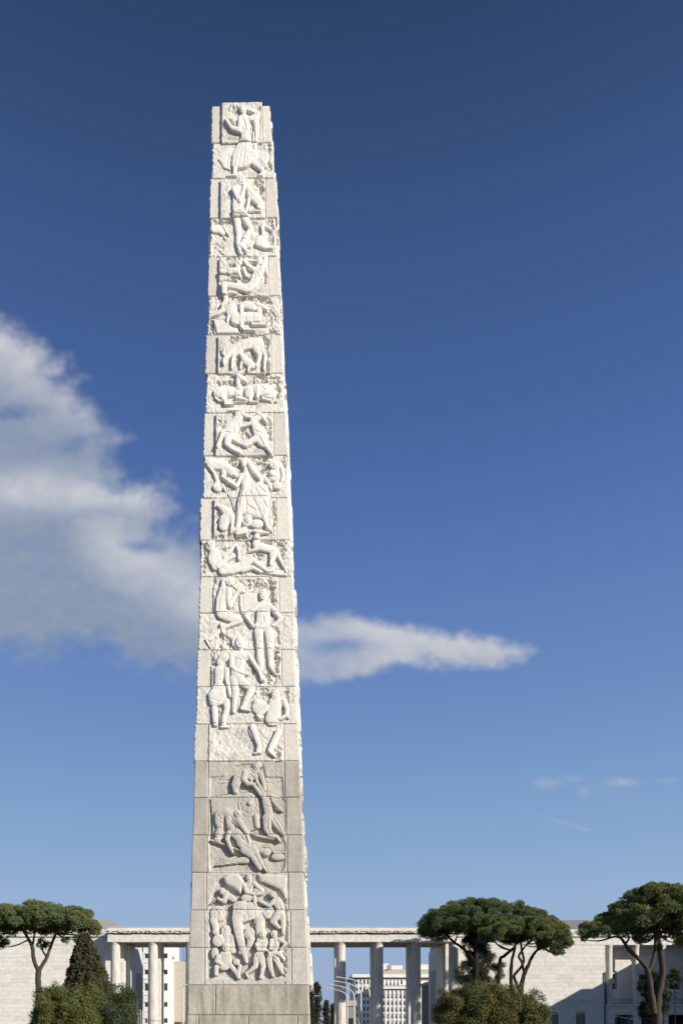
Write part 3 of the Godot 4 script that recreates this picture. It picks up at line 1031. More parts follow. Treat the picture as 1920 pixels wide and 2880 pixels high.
# clumps over the upper shell of an ellipsoid
func dome_clumps(c: Vector3, r: Vector3, n: int, cr: float, low := -0.15) -> Array:
	var out := []
	var tries := 0
	while out.size() < n and tries < n * 20:
		tries += 1
		var d := sphere_dir()
		if d.y < low:
			continue
		var rad := rng.randf_range(0.72, 1.0)
		if rng.randf() < 0.22:
			rad = rng.randf_range(0.25, 0.7)
		var yy := d.y * r.y if d.y > 0 else d.y * r.y * 0.8
		out.append([c + Vector3(d.x * r.x, yy, d.z * r.z) * rad, cr * rng.randf_range(0.65, 1.25)])
	return out

func bough(parent: Node3D, called: String, pts: Array, rads: Array, mat: Material, sides := 9) -> void:
	# smooth the line with a curve before the bark is swept along it
	var c := Curve3D.new()
	for k in pts.size():
		var t: Vector3 = (pts[mini(k + 1, pts.size() - 1)] - pts[maxi(k - 1, 0)]) * 0.17
		c.add_point(pts[k], -t, t)
	var q := []
	var r := []
	for k in pts.size() - 1:
		for j in 4:
			var t := j / 4.0
			q.append(c.sample(k, t))
			r.append(lerpf(rads[k], rads[k + 1], t))
	q.append(pts[pts.size() - 1])
	r.append(rads[rads.size() - 1])
	var s := Shape.new()
	s.tube(q, r, sides, 0.11)
	obj(called, s.done(), mat, parent)

# a line given as px, py, depth offset, radius px
func px_line(d: float, a: Array) -> Array:
	var pts := []
	var rads := []
	for k in range(0, a.size(), 4):
		pts.append(at(a[k], a[k + 1], d + a[k + 2]))
		rads.append(a[k + 3] * d / F)
	return [pts, rads]

func twigs(parent: Node3D, from: Array, clumps: Array, n: int, mat: Material) -> void:
	for k in n:
		var c: Array = clumps[rng.randi() % clumps.size()]
		var best: Vector3 = from[0]
		for f in from:
			if (f - c[0]).length() < (best - c[0]).length():
				best = f
		var e: Vector3 = c[0] + Vector3(0, -c[1] * 0.2, 0)
		var mid := best.lerp(e, 0.5) + Vector3(rng.randf_range(-0.4, 0.4), -0.35, rng.randf_range(-0.4, 0.4))
		bough(parent, "branch", [best, mid, e], [0.12, 0.085, 0.03], mat, 6)

func make_trees() -> void:
	var pine_t := tuft_mesh(10, 0.28, 0.06, 61, 0.3)
	var leafy := leaf_mesh(9, 0.26, 0.16, 62)
	var small := leaf_mesh(6, 0.22, 0.15, 63)
	var pg := Color(0.14, 0.178, 0.074)

	# the lone pine before the windowless wall
	var d := 104.0
	var t := thing("umbrella_pine", "lone umbrella pine with a forked trunk before the windowless stone wall", "pine tree", Vector3.ZERO, "umbrella pines around the square")
	var ln := px_line(d, [109, 2900, 0, 9, 110, 2790, 0, 8.2, 108, 2760, 0, 8, 109, 2727, 0, 7.6])
	bough(t, "trunk", ln[0], ln[1], mats.bark)
	var a1 := px_line(d, [109, 2730, 0, 6.2, 96, 2700, 0, 5.4, 92, 2665, -0.4, 5.2, 82, 2643, -0.8, 4.2, 63, 2612, -1.5, 2.8])
	var a2 := px_line(d, [110, 2729, 0, 5.6, 127, 2703, 0.3, 5.0, 134, 2688, 0.4, 4.6, 146, 2655, 0.8, 4.0, 158, 2626, 1.5, 3.0])
	var a3 := px_line(d, [132, 2692, 0.3, 3.2, 119, 2668, 1.0, 2.6, 128, 2655, 1.5, 2.2, 150, 2650, 1.8, 2.0])
	var a4 := px_line(d, [93, 2655, -0.3, 3.0, 97, 2625, -1.2, 2.4, 88, 2600, -2, 2])
	for a in [a1, a2, a3, a4]:
		bough(t, "limb", a[0], a[1], mats.bark)
	var cl := dome_clumps(at(108, 2606, d), Vector3(7.9, 3.0, 5.5), 250, 0.78, -0.1)
	cl.append_array(dome_clumps(at(215, 2606, d + 0.5), Vector3(2.7, 2.4, 3.2), 34, 0.85, -0.5))
	cl.append_array(dome_clumps(at(-20, 2612, d - 0.5), Vector3(3.4, 2.2, 3.2), 36, 0.85, -0.5))
	cl.append_array(dome_clumps(at(5, 2650, d + 1.0), Vector3(1.2, 0.9, 1.2), 8, 0.6, -1))
	cl.append_array(dome_clumps(at(118, 2655, d + 2.0), Vector3(0.9, 0.8, 0.8), 6, 0.5, -1))
	cl.append_array(dome_clumps(at(200, 2642, d), Vector3(1.3, 0.5, 1.2), 7, 0.5, -1))
	foliage(t, cl, 190, pine_t, pg, 0.08, 0.75, 0.5)
	twigs(t, [a1[0][4], a2[0][4], a2[0][3], a3[0][3], a4[0][2], a1[0][3]], cl, 26, mats.bark)

	# the wide pine with an ivy-clad trunk
	d = 126.0
	t = thing("umbrella_pine", "widest umbrella pine, its dark trunk clad in ivy, behind the round hedge tree", "pine tree", Vector3.ZERO, "umbrella pines around the square")
	ln = px_line(d, [1338, 2900, 0, 10, 1338, 2760, 0, 9, 1338, 2690, 0, 8, 1340, 2640, 0, 7, 1345, 2600, 0, 5])
	bough(t, "trunk", ln[0], ln[1], mats.bark_dark)
	a1 = px_line(d, [1332, 2700, 0, 4.6, 1302, 2668, 0, 3.8, 1276, 2650, 0.5, 3.6, 1256, 2630, 1, 3])
	a2 = px_line(d, [1343, 2690, 0, 4.4, 1362, 2660, 0, 3.8, 1376, 2640, 0.6, 3.2, 1392, 2615, 1, 2.6])
	a3 = px_line(d, [1278, 2652, 0.5, 2.6, 1284, 2634, 0, 2, 1290, 2618, 0, 1.6])
	for a in [a1, a2, a3]:
		bough(t, "limb", a[0], a[1], mats.bark_dark)
	cl = dome_clumps(at(1365, 2618, d), Vector3(11.6, 5.1, 6.5), 440, 0.85, -0.02)
	cl.append_array(dome_clumps(at(1266, 2608, d + 1), Vector3(4.1, 2.4, 4.2), 95, 0.8, -0.35))
	cl.append_array(dome_clumps(at(1490, 2606, d - 1), Vector3(4.2, 2.6, 4.4), 90, 0.8, -0.3))
	cl.append_array(dome_clumps(at(1208, 2622, d + 1), Vector3(1.6, 1.0, 2.0), 16, 0.7, -0.8))
	cl.append_array(dome_clumps(at(1230, 2640, d + 1), Vector3(1.8, 0.5, 1.5), 10, 0.5, -1))
	foliage(t, cl, 150, pine_t, pg * Color(0.9, 0.95, 1.0), 0.08, 0.75, 0.5)
	twigs(t, [a1[0][3], a2[0][3], a3[0][2], ln[0][4], ln[0][3]], cl, 30, mats.bark_dark)
	# its ivy and the dry brown shoots above it
	var iv := []
	for k in 150:
		var q := rng.randf()
		var wdt := 22.0 + 34.0 * (1.0 - absf(q - 0.25) * 1.3)
		iv.append([at(1338 + rng.randf_range(-1, 1) * wdt * (0.6 + 0.4 * rng.randf()) - 10 * sin(q * 9), 2775 - q * 150, d + 1.0 + rng.randf_range(-1, 0.6)), rng.randf_range(0.35, 0.75)])
	for k in 14:
		iv.append([at(1400 + rng.randf_range(-14, 14), 2762 - rng.randf() * 50, d + 1 + rng.randf()), 0.5])
	var ivy := Node3D.new()
	ivy.name = "ivy"
	t.add_child(ivy)
	foliage(ivy, iv, 190, leafy, Color(0.03, 0.04, 0.02), 0.2, 1.0, 0.1)
	var dry := []
	for k in 26:
		dry.append([at(1332 + rng.randf_range(-26, 26), 2620 - rng.randf() * 50 + 8, d - 2.2 - rng.randf()), rng.randf_range(0.35, 0.6)])
	var dn := Node3D.new()
	dn.name = "dry_shoots"
	t.add_child(dn)
	foliage(dn, dry, 90, small, Color(0.14, 0.10, 0.06), 0.2, 1.0, 0.2)

	# the lower, many-stemmed pine in front of it
	d = 106.0
	t = thing("umbrella_pine", "low umbrella pine on several thin crossing stems, in front of the widest pine", "pine tree", Vector3.ZERO, "umbrella pines around the square")
	var tops := []
	for sp in [[1463, 2900, 0, 9, 1463, 2790, 0, 8.2, 1466, 2768, 0, 6.2, 1474, 2738, 0.5, 5.8, 1484, 2716, 0.5, 5, 1498, 2686, 0.8, 4, 1520, 2662, 1.2, 2.8],
		[1461, 2790, 0, 5, 1448, 2758, 0, 4.2, 1446, 2742, 0, 4, 1463, 2722, 0, 3.6, 1472, 2702, 0, 3.3, 1466, 2672, 0, 3.1, 1464, 2650, 0, 2.4],
		[1472, 2732, 0, 3.6, 1466, 2705, -0.4, 3.4, 1458, 2690, -0.4, 3.2, 1468, 2672, -0.6, 2.8, 1480, 2655, -0.6, 2],
		[1437, 2880, -1, 5.5, 1436, 2745, -1, 5, 1439, 2700, -1, 4, 1445, 2675, -1, 3.4, 1450, 2650, -1, 2.6],
		[1396, 2880, 0.6, 5, 1404, 2712, 0.6, 4.8, 1416, 2690, 0.6, 4.4, 1436, 2673, 0.6, 4, 1450, 2660, 0.6, 3]]:
		var q := px_line(d, sp)
		bough(t, "stem", q[0], q[1], mats.bark_dark)
		tops.append(q[0][q[0].size() - 1])
		tops.append(q[0][q[0].size() - 2])
	cl = dome_clumps(at(1478, 2640, d), Vector3(6.2, 2.8, 4.6), 190, 0.68, -0.05)
	cl.append_array(dome_clumps(at(1556, 2652, d), Vector3(2.4, 1.5, 2.6), 32, 0.7, -0.6))
	cl.append_array(dome_clumps(at(1395, 2630, d + 0.6), Vector3(2.5, 1.6, 2.4), 26, 0.7, -0.5))
	cl.append_array(dome_clumps(at(1556, 2676, d - 0.4), Vector3(1.5, 0.6, 1.4), 10, 0.45, -1))
	foliage(t, cl, 220, pine_t, pg * Color(1.15, 1.1, 1.0), 0.08, 0.7, 0.5)
	twigs(t, tops, cl, 34, mats.bark_dark)

	# the big pine before the loggia
	d = 86.0
	t = thing("umbrella_pine", "tall umbrella pine with an ivy-grown double trunk before the loggia", "pine tree", Vector3.ZERO, "umbrella pines around the square")
	tops = []
	for sp in [[1847, 2900, 0, 13, 1846, 2840, 0, 12, 1852, 2790, 0, 9, 1862, 2740, 0, 8.2, 1858, 2690, 0, 8, 1851, 2650, 0, 7, 1849, 2620, 0, 6, 1862, 2570, 0.5, 4],
		[1838, 2850, -0.5, 9.5, 1829, 2790, -0.6, 8.4, 1822, 2738, -0.6, 7.6, 1812, 2716, -0.6, 6.6, 1794, 2696, -0.6, 5.8, 1768, 2672, -0.6, 5, 1755, 2652, -0.5, 4.4, 1743, 2638, -0.4, 3.2, 1726, 2634, -0.2, 2.2],
		[1823, 2732, -0.6, 5, 1832, 2710, -0.5, 5, 1840, 2680, -0.3, 5, 1842, 2655, -0.2, 4.8, 1841, 2628, 0, 4.2, 1836, 2600, 0, 3],
		[1757, 2656, -0.5, 3.2, 1767, 2640, 0, 2.8, 1764, 2628, 0, 2.2, 1745, 2612, 0.5, 1.8]]:
		var q := px_line(d, sp)
		bough(t, "trunk" if sp[0] == 1847 else "limb", q[0], q[1], mats.bark)
		tops.append(q[0][q[0].size() - 1])
		tops.append(q[0][q[0].size() - 2])
	cl = dome_clumps(at(1880, 2608, d), Vector3(7.2, 4.6, 5.2), 230, 0.8, -0.02)
	cl.append_array(dome_clumps(at(1752, 2584, d + 0.4), Vector3(2.3, 1.6, 2.6), 36, 0.75, -0.5))
	cl.append_array(dome_clumps(at(1690, 2612, d - 0.3), Vector3(2.1, 1.1, 2.2), 26, 0.62, -0.7))
	cl.append_array(dome_clumps(at(1655, 2628, d - 0.3), Vector3(1.1, 0.8, 1.3), 12, 0.5, -0.9))
	cl.append_array(dome_clumps(at(1820, 2538, d), Vector3(2.2, 1.6, 2.4), 24, 0.75, -0.3))
	cl.append_array(dome_clumps(at(1865, 2510, d), Vector3(2.0, 0.8, 2.2), 16, 0.65, -0.3))
	cl.append_array(dome_clumps(at(1820, 2640, d + 1.5), Vector3(1.6, 0.5, 1.4), 10, 0.45, -1))
	cl.append_array(dome_clumps(at(1900, 2640, d + 1), Vector3(2.4, 0.7, 2.0), 14, 0.5, -1))
	foliage(t, cl, 200, pine_t, pg * Color(1.2, 1.1, 0.95), 0.12, 0.75, 0.5)
	twigs(t, tops, cl, 40, mats.bark)
	iv = []
	for k in 95:
		var q := rng.randf()
		iv.append([at(1835 + rng.randf_range(-1, 1) * 42 * (0.5 + 0.5 * sin(q * 3.0)), 2885 - q * 150, d + 1.4 + rng.randf_range(-0.4, 0.8)), rng.randf_range(0.22, 0.5)])
	ivy = Node3D.new()
	ivy.name = "ivy"
	t.add_child(ivy)
	foliage(ivy, iv, 420, small, Color(0.035, 0.048, 0.025), 0.2, 1.0, 0.1)

	# sapling on a thin stem
	d = 100.0
	t = thing("sapling", "young tree on a thin bare stem beside the big pine before the loggia", "tree")
	var sl := px_line(d, [1897, 2920, 0, 1.5, 1896, 2800, 0, 1.2, 1894, 2730, 0, 0.7])
	bough(t, "trunk", sl[0], sl[1], mats.bark_dark, 6)
	cl = dome_clumps(at(1894, 2752, d), Vector3(0.8, 1.2, 0.8), 14, 0.36, -1)
	cl.append_array(dome_clumps(at(1892, 2798, d), Vector3(0.65, 0.6, 0.6), 5, 0.22, -1))
	foliage(t, cl, 330, small, Color(0.045, 0.06, 0.028), 0.15, 1.0, 0.2)

	# the cone-shaped conifer west
	d = 94.0
	t = thing("conifer", "dense bushy conifer tapering to a point behind the hedge trees", "conifer")
	bough(t, "trunk", [at(246, 2900, d) * Vector3(1, 0, 1), at(244, 2700, d)], [0.3, 0.1], mats.bark_dark, 7)
	cl = []
	for k in 280:
		var q := pow(rng.randf(), 1.3)
		var rad := (5.0 + 58.0 * pow(q, 0.8)) * (1.0 if rng.randf() < 0.8 else 0.5)
		var th := rng.randf() * TAU
		var sh := lerpf(238, 248, q)
		cl.append([at(sh + cos(th) * rad, 2634 + q * 165, d + sin(th) * rad * d / F), 0.34 + 0.3 * q])
	foliage(t, cl, 130, tuft_mesh(9, 0.28, 0.12, 66, 0.45), Color(0.10, 0.10, 0.05), 0.22, 1.3, 1.4)

	# broad hedge trees that fill the foot of the view
	hedge("hedge_tree", "broad yellow-green hedge tree at the foot of the lone pine", [[188.0, 2862.0, 2.7, 3.0], [150.0, 2850.0, 1.6, 2.3], [236.0, 2845.0, 1.6, 2.4], [122.0, 2846.0, 1.0, 1.9], [258.0, 2838.0, 0.9, 2.1]], 74.0, 2775.0, leafy, Color(0.112, 0.13, 0.04))
	hedge("hedge_tree", "dark green hedge tree next to the first column, touching the yellower one", [[318.0, 2850.0, 1.7, 2.5], [348.0, 2842.0, 0.95, 2.4], [292.0, 2836.0, 1.0, 2.3]], 76.0, 2762.0, leafy, Color(0.065, 0.085, 0.038))
	hedge("hedge_tree", "wide olive hedge tree below the two overlapping pines", [[1340.0, 2860.0, 3.6, 3.2], [1266.0, 2865.0, 1.6, 2.6], [1420.0, 2860.0, 3.0, 3.0], [1492.0, 2870.0, 1.6, 2.6], [1350.0, 2830.0, 2.6, 2.3]], 75.0, 2758.0, leafy, Color(0.112, 0.118, 0.04))

	# three cypresses far behind the colonnade
	var cy := [[892.0, 2762.0, 15.0, 200.0, "tallest slim cypress beside the obelisk, seen between the columns"], [874.5, 2787.0, 9.0, 190.0, "slender cypress touching the obelisk's edge"], [917.0, 2814.0, 11.0, 205.0, "short blunt cypress next to the first column east of the obelisk"], [936.0, 2824.0, 4.0, 215.0, "smallest cypress, a thin dark tip beside the first column"]]
	for c in cy:
		var dd: float = c[3]
		t = thing("cypress", c[4], "cypress tree", Vector3.ZERO, "cypresses behind the colonnade")
		var foot := at(c[0], 2895, dd) * Vector3(1, 0, 1)
		bough(t, "trunk", [foot, foot + Vector3(0, 4, 0)], [0.25, 0.1], mats.bark_dark, 6)
		var ch: float = EYE + (AY - c[1]) * dd / F
		cl = []
		for k in 90:
			var q := rng.randf()
			var rad: float = c[2] * dd / F * (0.25 + 0.75 * pow(q, 0.6)) * sqrt(rng.randf())
			var th := rng.randf() * TAU
			cl.append([Vector3(foot.x + cos(th) * rad, ch - 0.5 - q * (ch - 1.5), -dd + sin(th) * rad), 0.55])
		foliage(t, cl, 60, tuft_mesh(8, 0.4, 0.16, 68, 0.6), Color(0.06, 0.065, 0.035), 0.2, 1.6, 2.2)
	# greenery behind the concrete block
	t = thing("tree", "dark leafy tree behind the thin lamp at the obelisk's western edge", "tree")
	bough(t, "trunk", [at(512, 2895, 240) * Vector3(1, 0, 1), at(512, 2850, 240)], [0.3, 0.15], mats.bark_dark, 6)
	cl = dome_clumps(at(514, 2835, 240), Vector3(2.2, 4.0, 2.0), 40, 0.9, -1)
	foliage(t, cl, 40, leafy, Color(0.025, 0.032, 0.018), 0.2, 1.0, 0.2)

func hedge(called: String, label: String, lobes: Array, d: float, top: float, mesh: Mesh, col: Color) -> void:
	var t := thing(called, label, "hedge tree", Vector3.ZERO, "broad hedge trees at the edge of the square")
	var cl := []
	for l in lobes:
		var c := at(l[0], l[1], d)
		var r := Vector3(l[2], l[3], minf(l[2], 2.6))
		cl.append_array(dome_clumps(c, r, int(26 * l[2] * l[3] / 2.2), 0.62, -0.75))
		# the body below, down to the lawn
		cl.append_array(dome_clumps(Vector3(c.x, 1.4, c.z), Vector3(l[2], 1.3, r.z), int(8 * l[2]), 0.7, -1.0))
		var foot := Vector3(c.x, 0, c.z)
		bough(t, "stem", [foot, foot.lerp(c, 0.5) + Vector3(0.15, 0, 0.1), c], [0.16, 0.12, 0.05], mats.bark_dark, 7)
	# loose shoots above the clipped outline
	for k in 9:
		var l: Array = lobes[k % lobes.size()]
		var p := at(l[0] + rng.randf_range(-0.7, 0.7) * l[2] * F / d, l[1], d) + Vector3(0, l[3] * rng.randf_range(0.9, 1.1), 0)
		cl.append([p, 0.22])
	foliage(t, cl, 150, mesh, col, 0.2, 1.0, 0.25)

# ---------------------------------------------------------------- the obelisk
# Carving tools. They work in the units of a drawing sheet (sheet() sets its corner and scale);
# heights are metres over the dressed face.
func sheet(x: float, y: float, s: float) -> void:
	ox = x
	# carved figures stand about 0.13 m proud of the face they are drawn on, seen steeply from below
	oy = y + 0.0036 * (AY - y)
	sc = s

func raise_cell(k: int, z: float) -> void:
	if z > H[k]:
		H[k] = z
	M[k] = 1.0

var lift_k := 0.52
const DOME := 0.55
const DOME_MOST := 0.040
const THIN := 0.88

# a tapered limb through x, y, radius triples
func limb(lift: float, a: Array) -> void:
	var n := a.size() / 3
	for s in maxi(n - 1, 1):
		var e := mini(s + 1, n - 1)
		var x0: float = (ox + a[3 * s] * sc - U0) / ST
		var y0: float = (oy + a[3 * s + 1] * sc - V0) / ST
		var r0: float = a[3 * s + 2] * sc * THIN / ST
		var x1: float = (ox + a[3 * e] * sc - U0) / ST
		var y1: float = (oy + a[3 * e + 1] * sc - V0) / ST
		var r1: float = a[3 * e + 2] * sc * THIN / ST
		var m := maxf(r0, r1)
		var dx := x1 - x0
		var dy := y1 - y0
		var l2 := maxf(dx * dx + dy * dy, 1e-5)
		for j in range(maxi(0, int(minf(y0, y1) - m)), mini(NY - 1, int(maxf(y0, y1) + m) + 1) + 1):
			for i in range(maxi(0, int(minf(x0, x1) - m)), mini(NX - 1, int(maxf(x0, x1) + m) + 1) + 1):
				var t := clampf(((i - x0) * dx + (j - y0) * dy) / l2, 0.0, 1.0)
				var r := lerpf(r0, r1, t)
				var ex := i - x0 - t * dx
				var ey := j - y0 - t * dy
				var q := (ex * ex + ey * ey) / (r * r)
				if q < 1.0:
					var z := lift_k * lift + minf(DOME * r * ST / 61.0, DOME_MOST) * pow(1.0 - q, 0.72)
					var k := j * NX + i
					if z > H[k]:
						H[k] = z
					M[k] = 1.0

func egg(lift: float, x: float, y: float, rx: float, ry: float, deg := 0.0) -> void:
	var cx := (ox + x * sc - U0) / ST
	var cy := (oy + y * sc - V0) / ST
	var a := rx * sc * 0.94 / ST
	var b := ry * sc * 0.94 / ST
	var m := maxf(a, b)
	var co := cos(deg_to_rad(deg))
	var si := sin(deg_to_rad(deg))
	var dome := minf(DOME * minf(a, b) * ST / 61.0, DOME_MOST)
	for j in range(maxi(0, int(cy - m)), mini(NY - 1, int(cy + m) + 1) + 1):
		for i in range(maxi(0, int(cx - m)), mini(NX - 1, int(cx + m) + 1) + 1):
			var u := ((i - cx) * co + (j - cy) * si) / a
			var v := (-(i - cx) * si + (j - cy) * co) / b
			var q := u * u + v * v
			if q < 1.0:
				raise_cell(j * NX + i, lift_k * lift + dome * pow(1.0 - q, 0.72))

# a flat-topped plate with rounded shoulders; negative lift sinks a field into the block
func plate(lift: float, bevel: float, a: Array) -> void:
	var p := PackedFloat32Array()
	var lo := Vector2(1e9, 1e9)
	var hi := -lo
	for k in range(0, a.size(), 2):
		var q := Vector2((ox + a[k] * sc - U0) / ST, (oy + a[k + 1] * sc - V0) / ST)
		p.append(q.x)
		p.append(q.y)
		lo = lo.min(q)
		hi = hi.max(q)
	var b := maxf(bevel * sc / ST, 0.5)
	for j in range(maxi(0, int(lo.y)), mini(NY - 1, int(hi.y) + 1) + 1):
		for i in range(maxi(0, int(lo.x)), mini(NX - 1, int(hi.x) + 1) + 1):
			var d := in_poly(i, j, p)
			if d > 0.0:
				var t := 1.0 - minf(d / b, 1.0)
				var k := j * NX + i
				if lift < 0.0:
					H[k] = minf(H[k], lift * (1.0 - t * t))
				else:
					raise_cell(k, lift_k * lift * (0.55 + 0.45 * (1.0 - t * t)))

# a cut line: depth, half width, x, y pairs
func cut(depth: float, w: float, a: Array) -> void:
	for s in a.size() / 2 - 1:
		var x0: float = (ox + a[2 * s] * sc - U0) / ST
		var y0: float = (oy + a[2 * s + 1] * sc - V0) / ST
		var x1: float = (ox + a[2 * s + 2] * sc - U0) / ST
		var y1: float = (oy + a[2 * s + 3] * sc - V0) / ST
		var r := maxf(w * sc / ST, 0.9)
		var dx := x1 - x0
		var dy := y1 - y0
		var l2 := maxf(dx * dx + dy * dy, 1e-5)
		for j in range(maxi(0, int(minf(y0, y1) - r)), mini(NY - 1, int(maxf(y0, y1) + r) + 1) + 1):
			for i in range(maxi(0, int(minf(x0, x1) - r)), mini(NX - 1, int(maxf(x0, x1) + r) + 1) + 1):
				var t := clampf(((i - x0) * dx + (j - y0) * dy) / l2, 0.0, 1.0)
				var ex := i - x0 - t * dx
				var ey := j - y0 - t * dy
				var q := (ex * ex + ey * ey) / (r * r)
				if q < 1.0:
					H[j * NX + i] -= 0.6 * depth * (1.0 - q)

# a hollow chiselled into the ground of the relief beside a figure
func pit(depth: float, x: float, y: float, rx: float, ry: float) -> void:
	var cx := (ox + x * sc - U0) / ST
	var cy := (oy + y * sc - V0) / ST
	var a := rx * sc * 1.4 / ST
	var b := ry * sc * 1.4 / ST
	for j in range(maxi(0, int(cy - b)), mini(NY - 1, int(cy + b) + 1) + 1):
		for i in range(maxi(0, int(cx - a)), mini(NX - 1, int(cx + a) + 1) + 1):
			var u := (i - cx) / a
			var v := (j - cy) / b
			var q := u * u + v * v + 0.25 + 1.1 * n_mid.get_noise_2d(i * 1.3, j * 1.3)
			var k := j * NX + i
			if q < 1.0 and M[k] < 0.5:
				var ramp := clampf(0.72 - 0.4 * u + 0.28 * v, 0.12, 1.0)      # cut deepest against the figure, sloping out to the rim
				H[k] -= 3.2 * depth * ramp * minf(1.0, 2.2 * (1.0 - q)) * (0.95 + 0.5 * n_cell.get_noise_2d(i * 1.4, j * 1.4))

func face_head(lift: float, x: float, y: float, rx: float, ry: float, deg: float, look := 0.0) -> void:
	# a head with a cap of hair, brow and nose ridge
	egg(lift + 0.04, x, y, rx * 1.06, ry * 1.06, deg)
	var a := deg_to_rad(deg)
	var up := Vector2(sin(a), -cos(a))
	var rt := Vector2(cos(a), sin(a))
	var c := Vector2(x, y)
	var f := c + rt * rx * look
	var nose0 := f - up * ry * -0.05
	var nose1 := f - up * ry * 0.32
	limb(lift + 0.11, [nose0.x, nose0.y, rx * 0.16, nose1.x, nose1.y, rx * 0.2])
	for s in [-1.0, 1.0]:
		var e: Vector2 = f + rt * rx * 0.36 * s - up * ry * 0.02
		cut(0.028, rx * 0.24, [e.x - rt.x * rx * 0.12, e.y - rt.y * rx * 0.12, e.x + rt.x * rx * 0.12, e.y + rt.y * rx * 0.12])
	var mo := f - up * ry * 0.55
	cut(0.022, rx * 0.18, [mo.x - rt.x * rx * 0.22, mo.y - rt.y * rx * 0.22, mo.x + rt.x * rx * 0.22, mo.y + rt.y * rx * 0.22])
	var hb := f + up * ry * 0.42
	cut(0.022, rx * 0.14, [hb.x - rt.x * rx * 0.75, hb.y - rt.y * rx * 0.75, hb.x + rt.x * rx * 0.75, hb.y + rt.y * rx * 0.75])

func hand(lift: float, x: float, y: float, dx: float, dy: float, size: float) -> void:
	# a palm, four fingers and a thumb at the end of an arm; (dx, dy) is where the fingers point
	var d := Vector2(dx, dy).normalized()
	var s := Vector2(-d.y, d.x)
	var c := Vector2(x, y)
	limb(lift, [c.x, c.y, size * 0.5, c.x + d.x * size * 0.5, c.y + d.y * size * 0.5, size * 0.55])
	for k in 4:
		var p: Vector2 = c + d * size * 0.7 + s * size * (k - 1.5) * 0.3
		var e: Vector2 = p + d * size * (0.75 if k == 0 or k == 3 else 0.95) + s * size * (k - 1.5) * 0.08
		limb(lift - 0.01, [p.x, p.y, size * 0.17, e.x, e.y, size * 0.12])
	var th := c + d * size * 0.2 + s * size * 0.5
	var te := th + d * size * 0.55 + s * size * 0.35
	limb(lift - 0.01, [th.x, th.y, size * 0.18, te.x, te.y, size * 0.12])

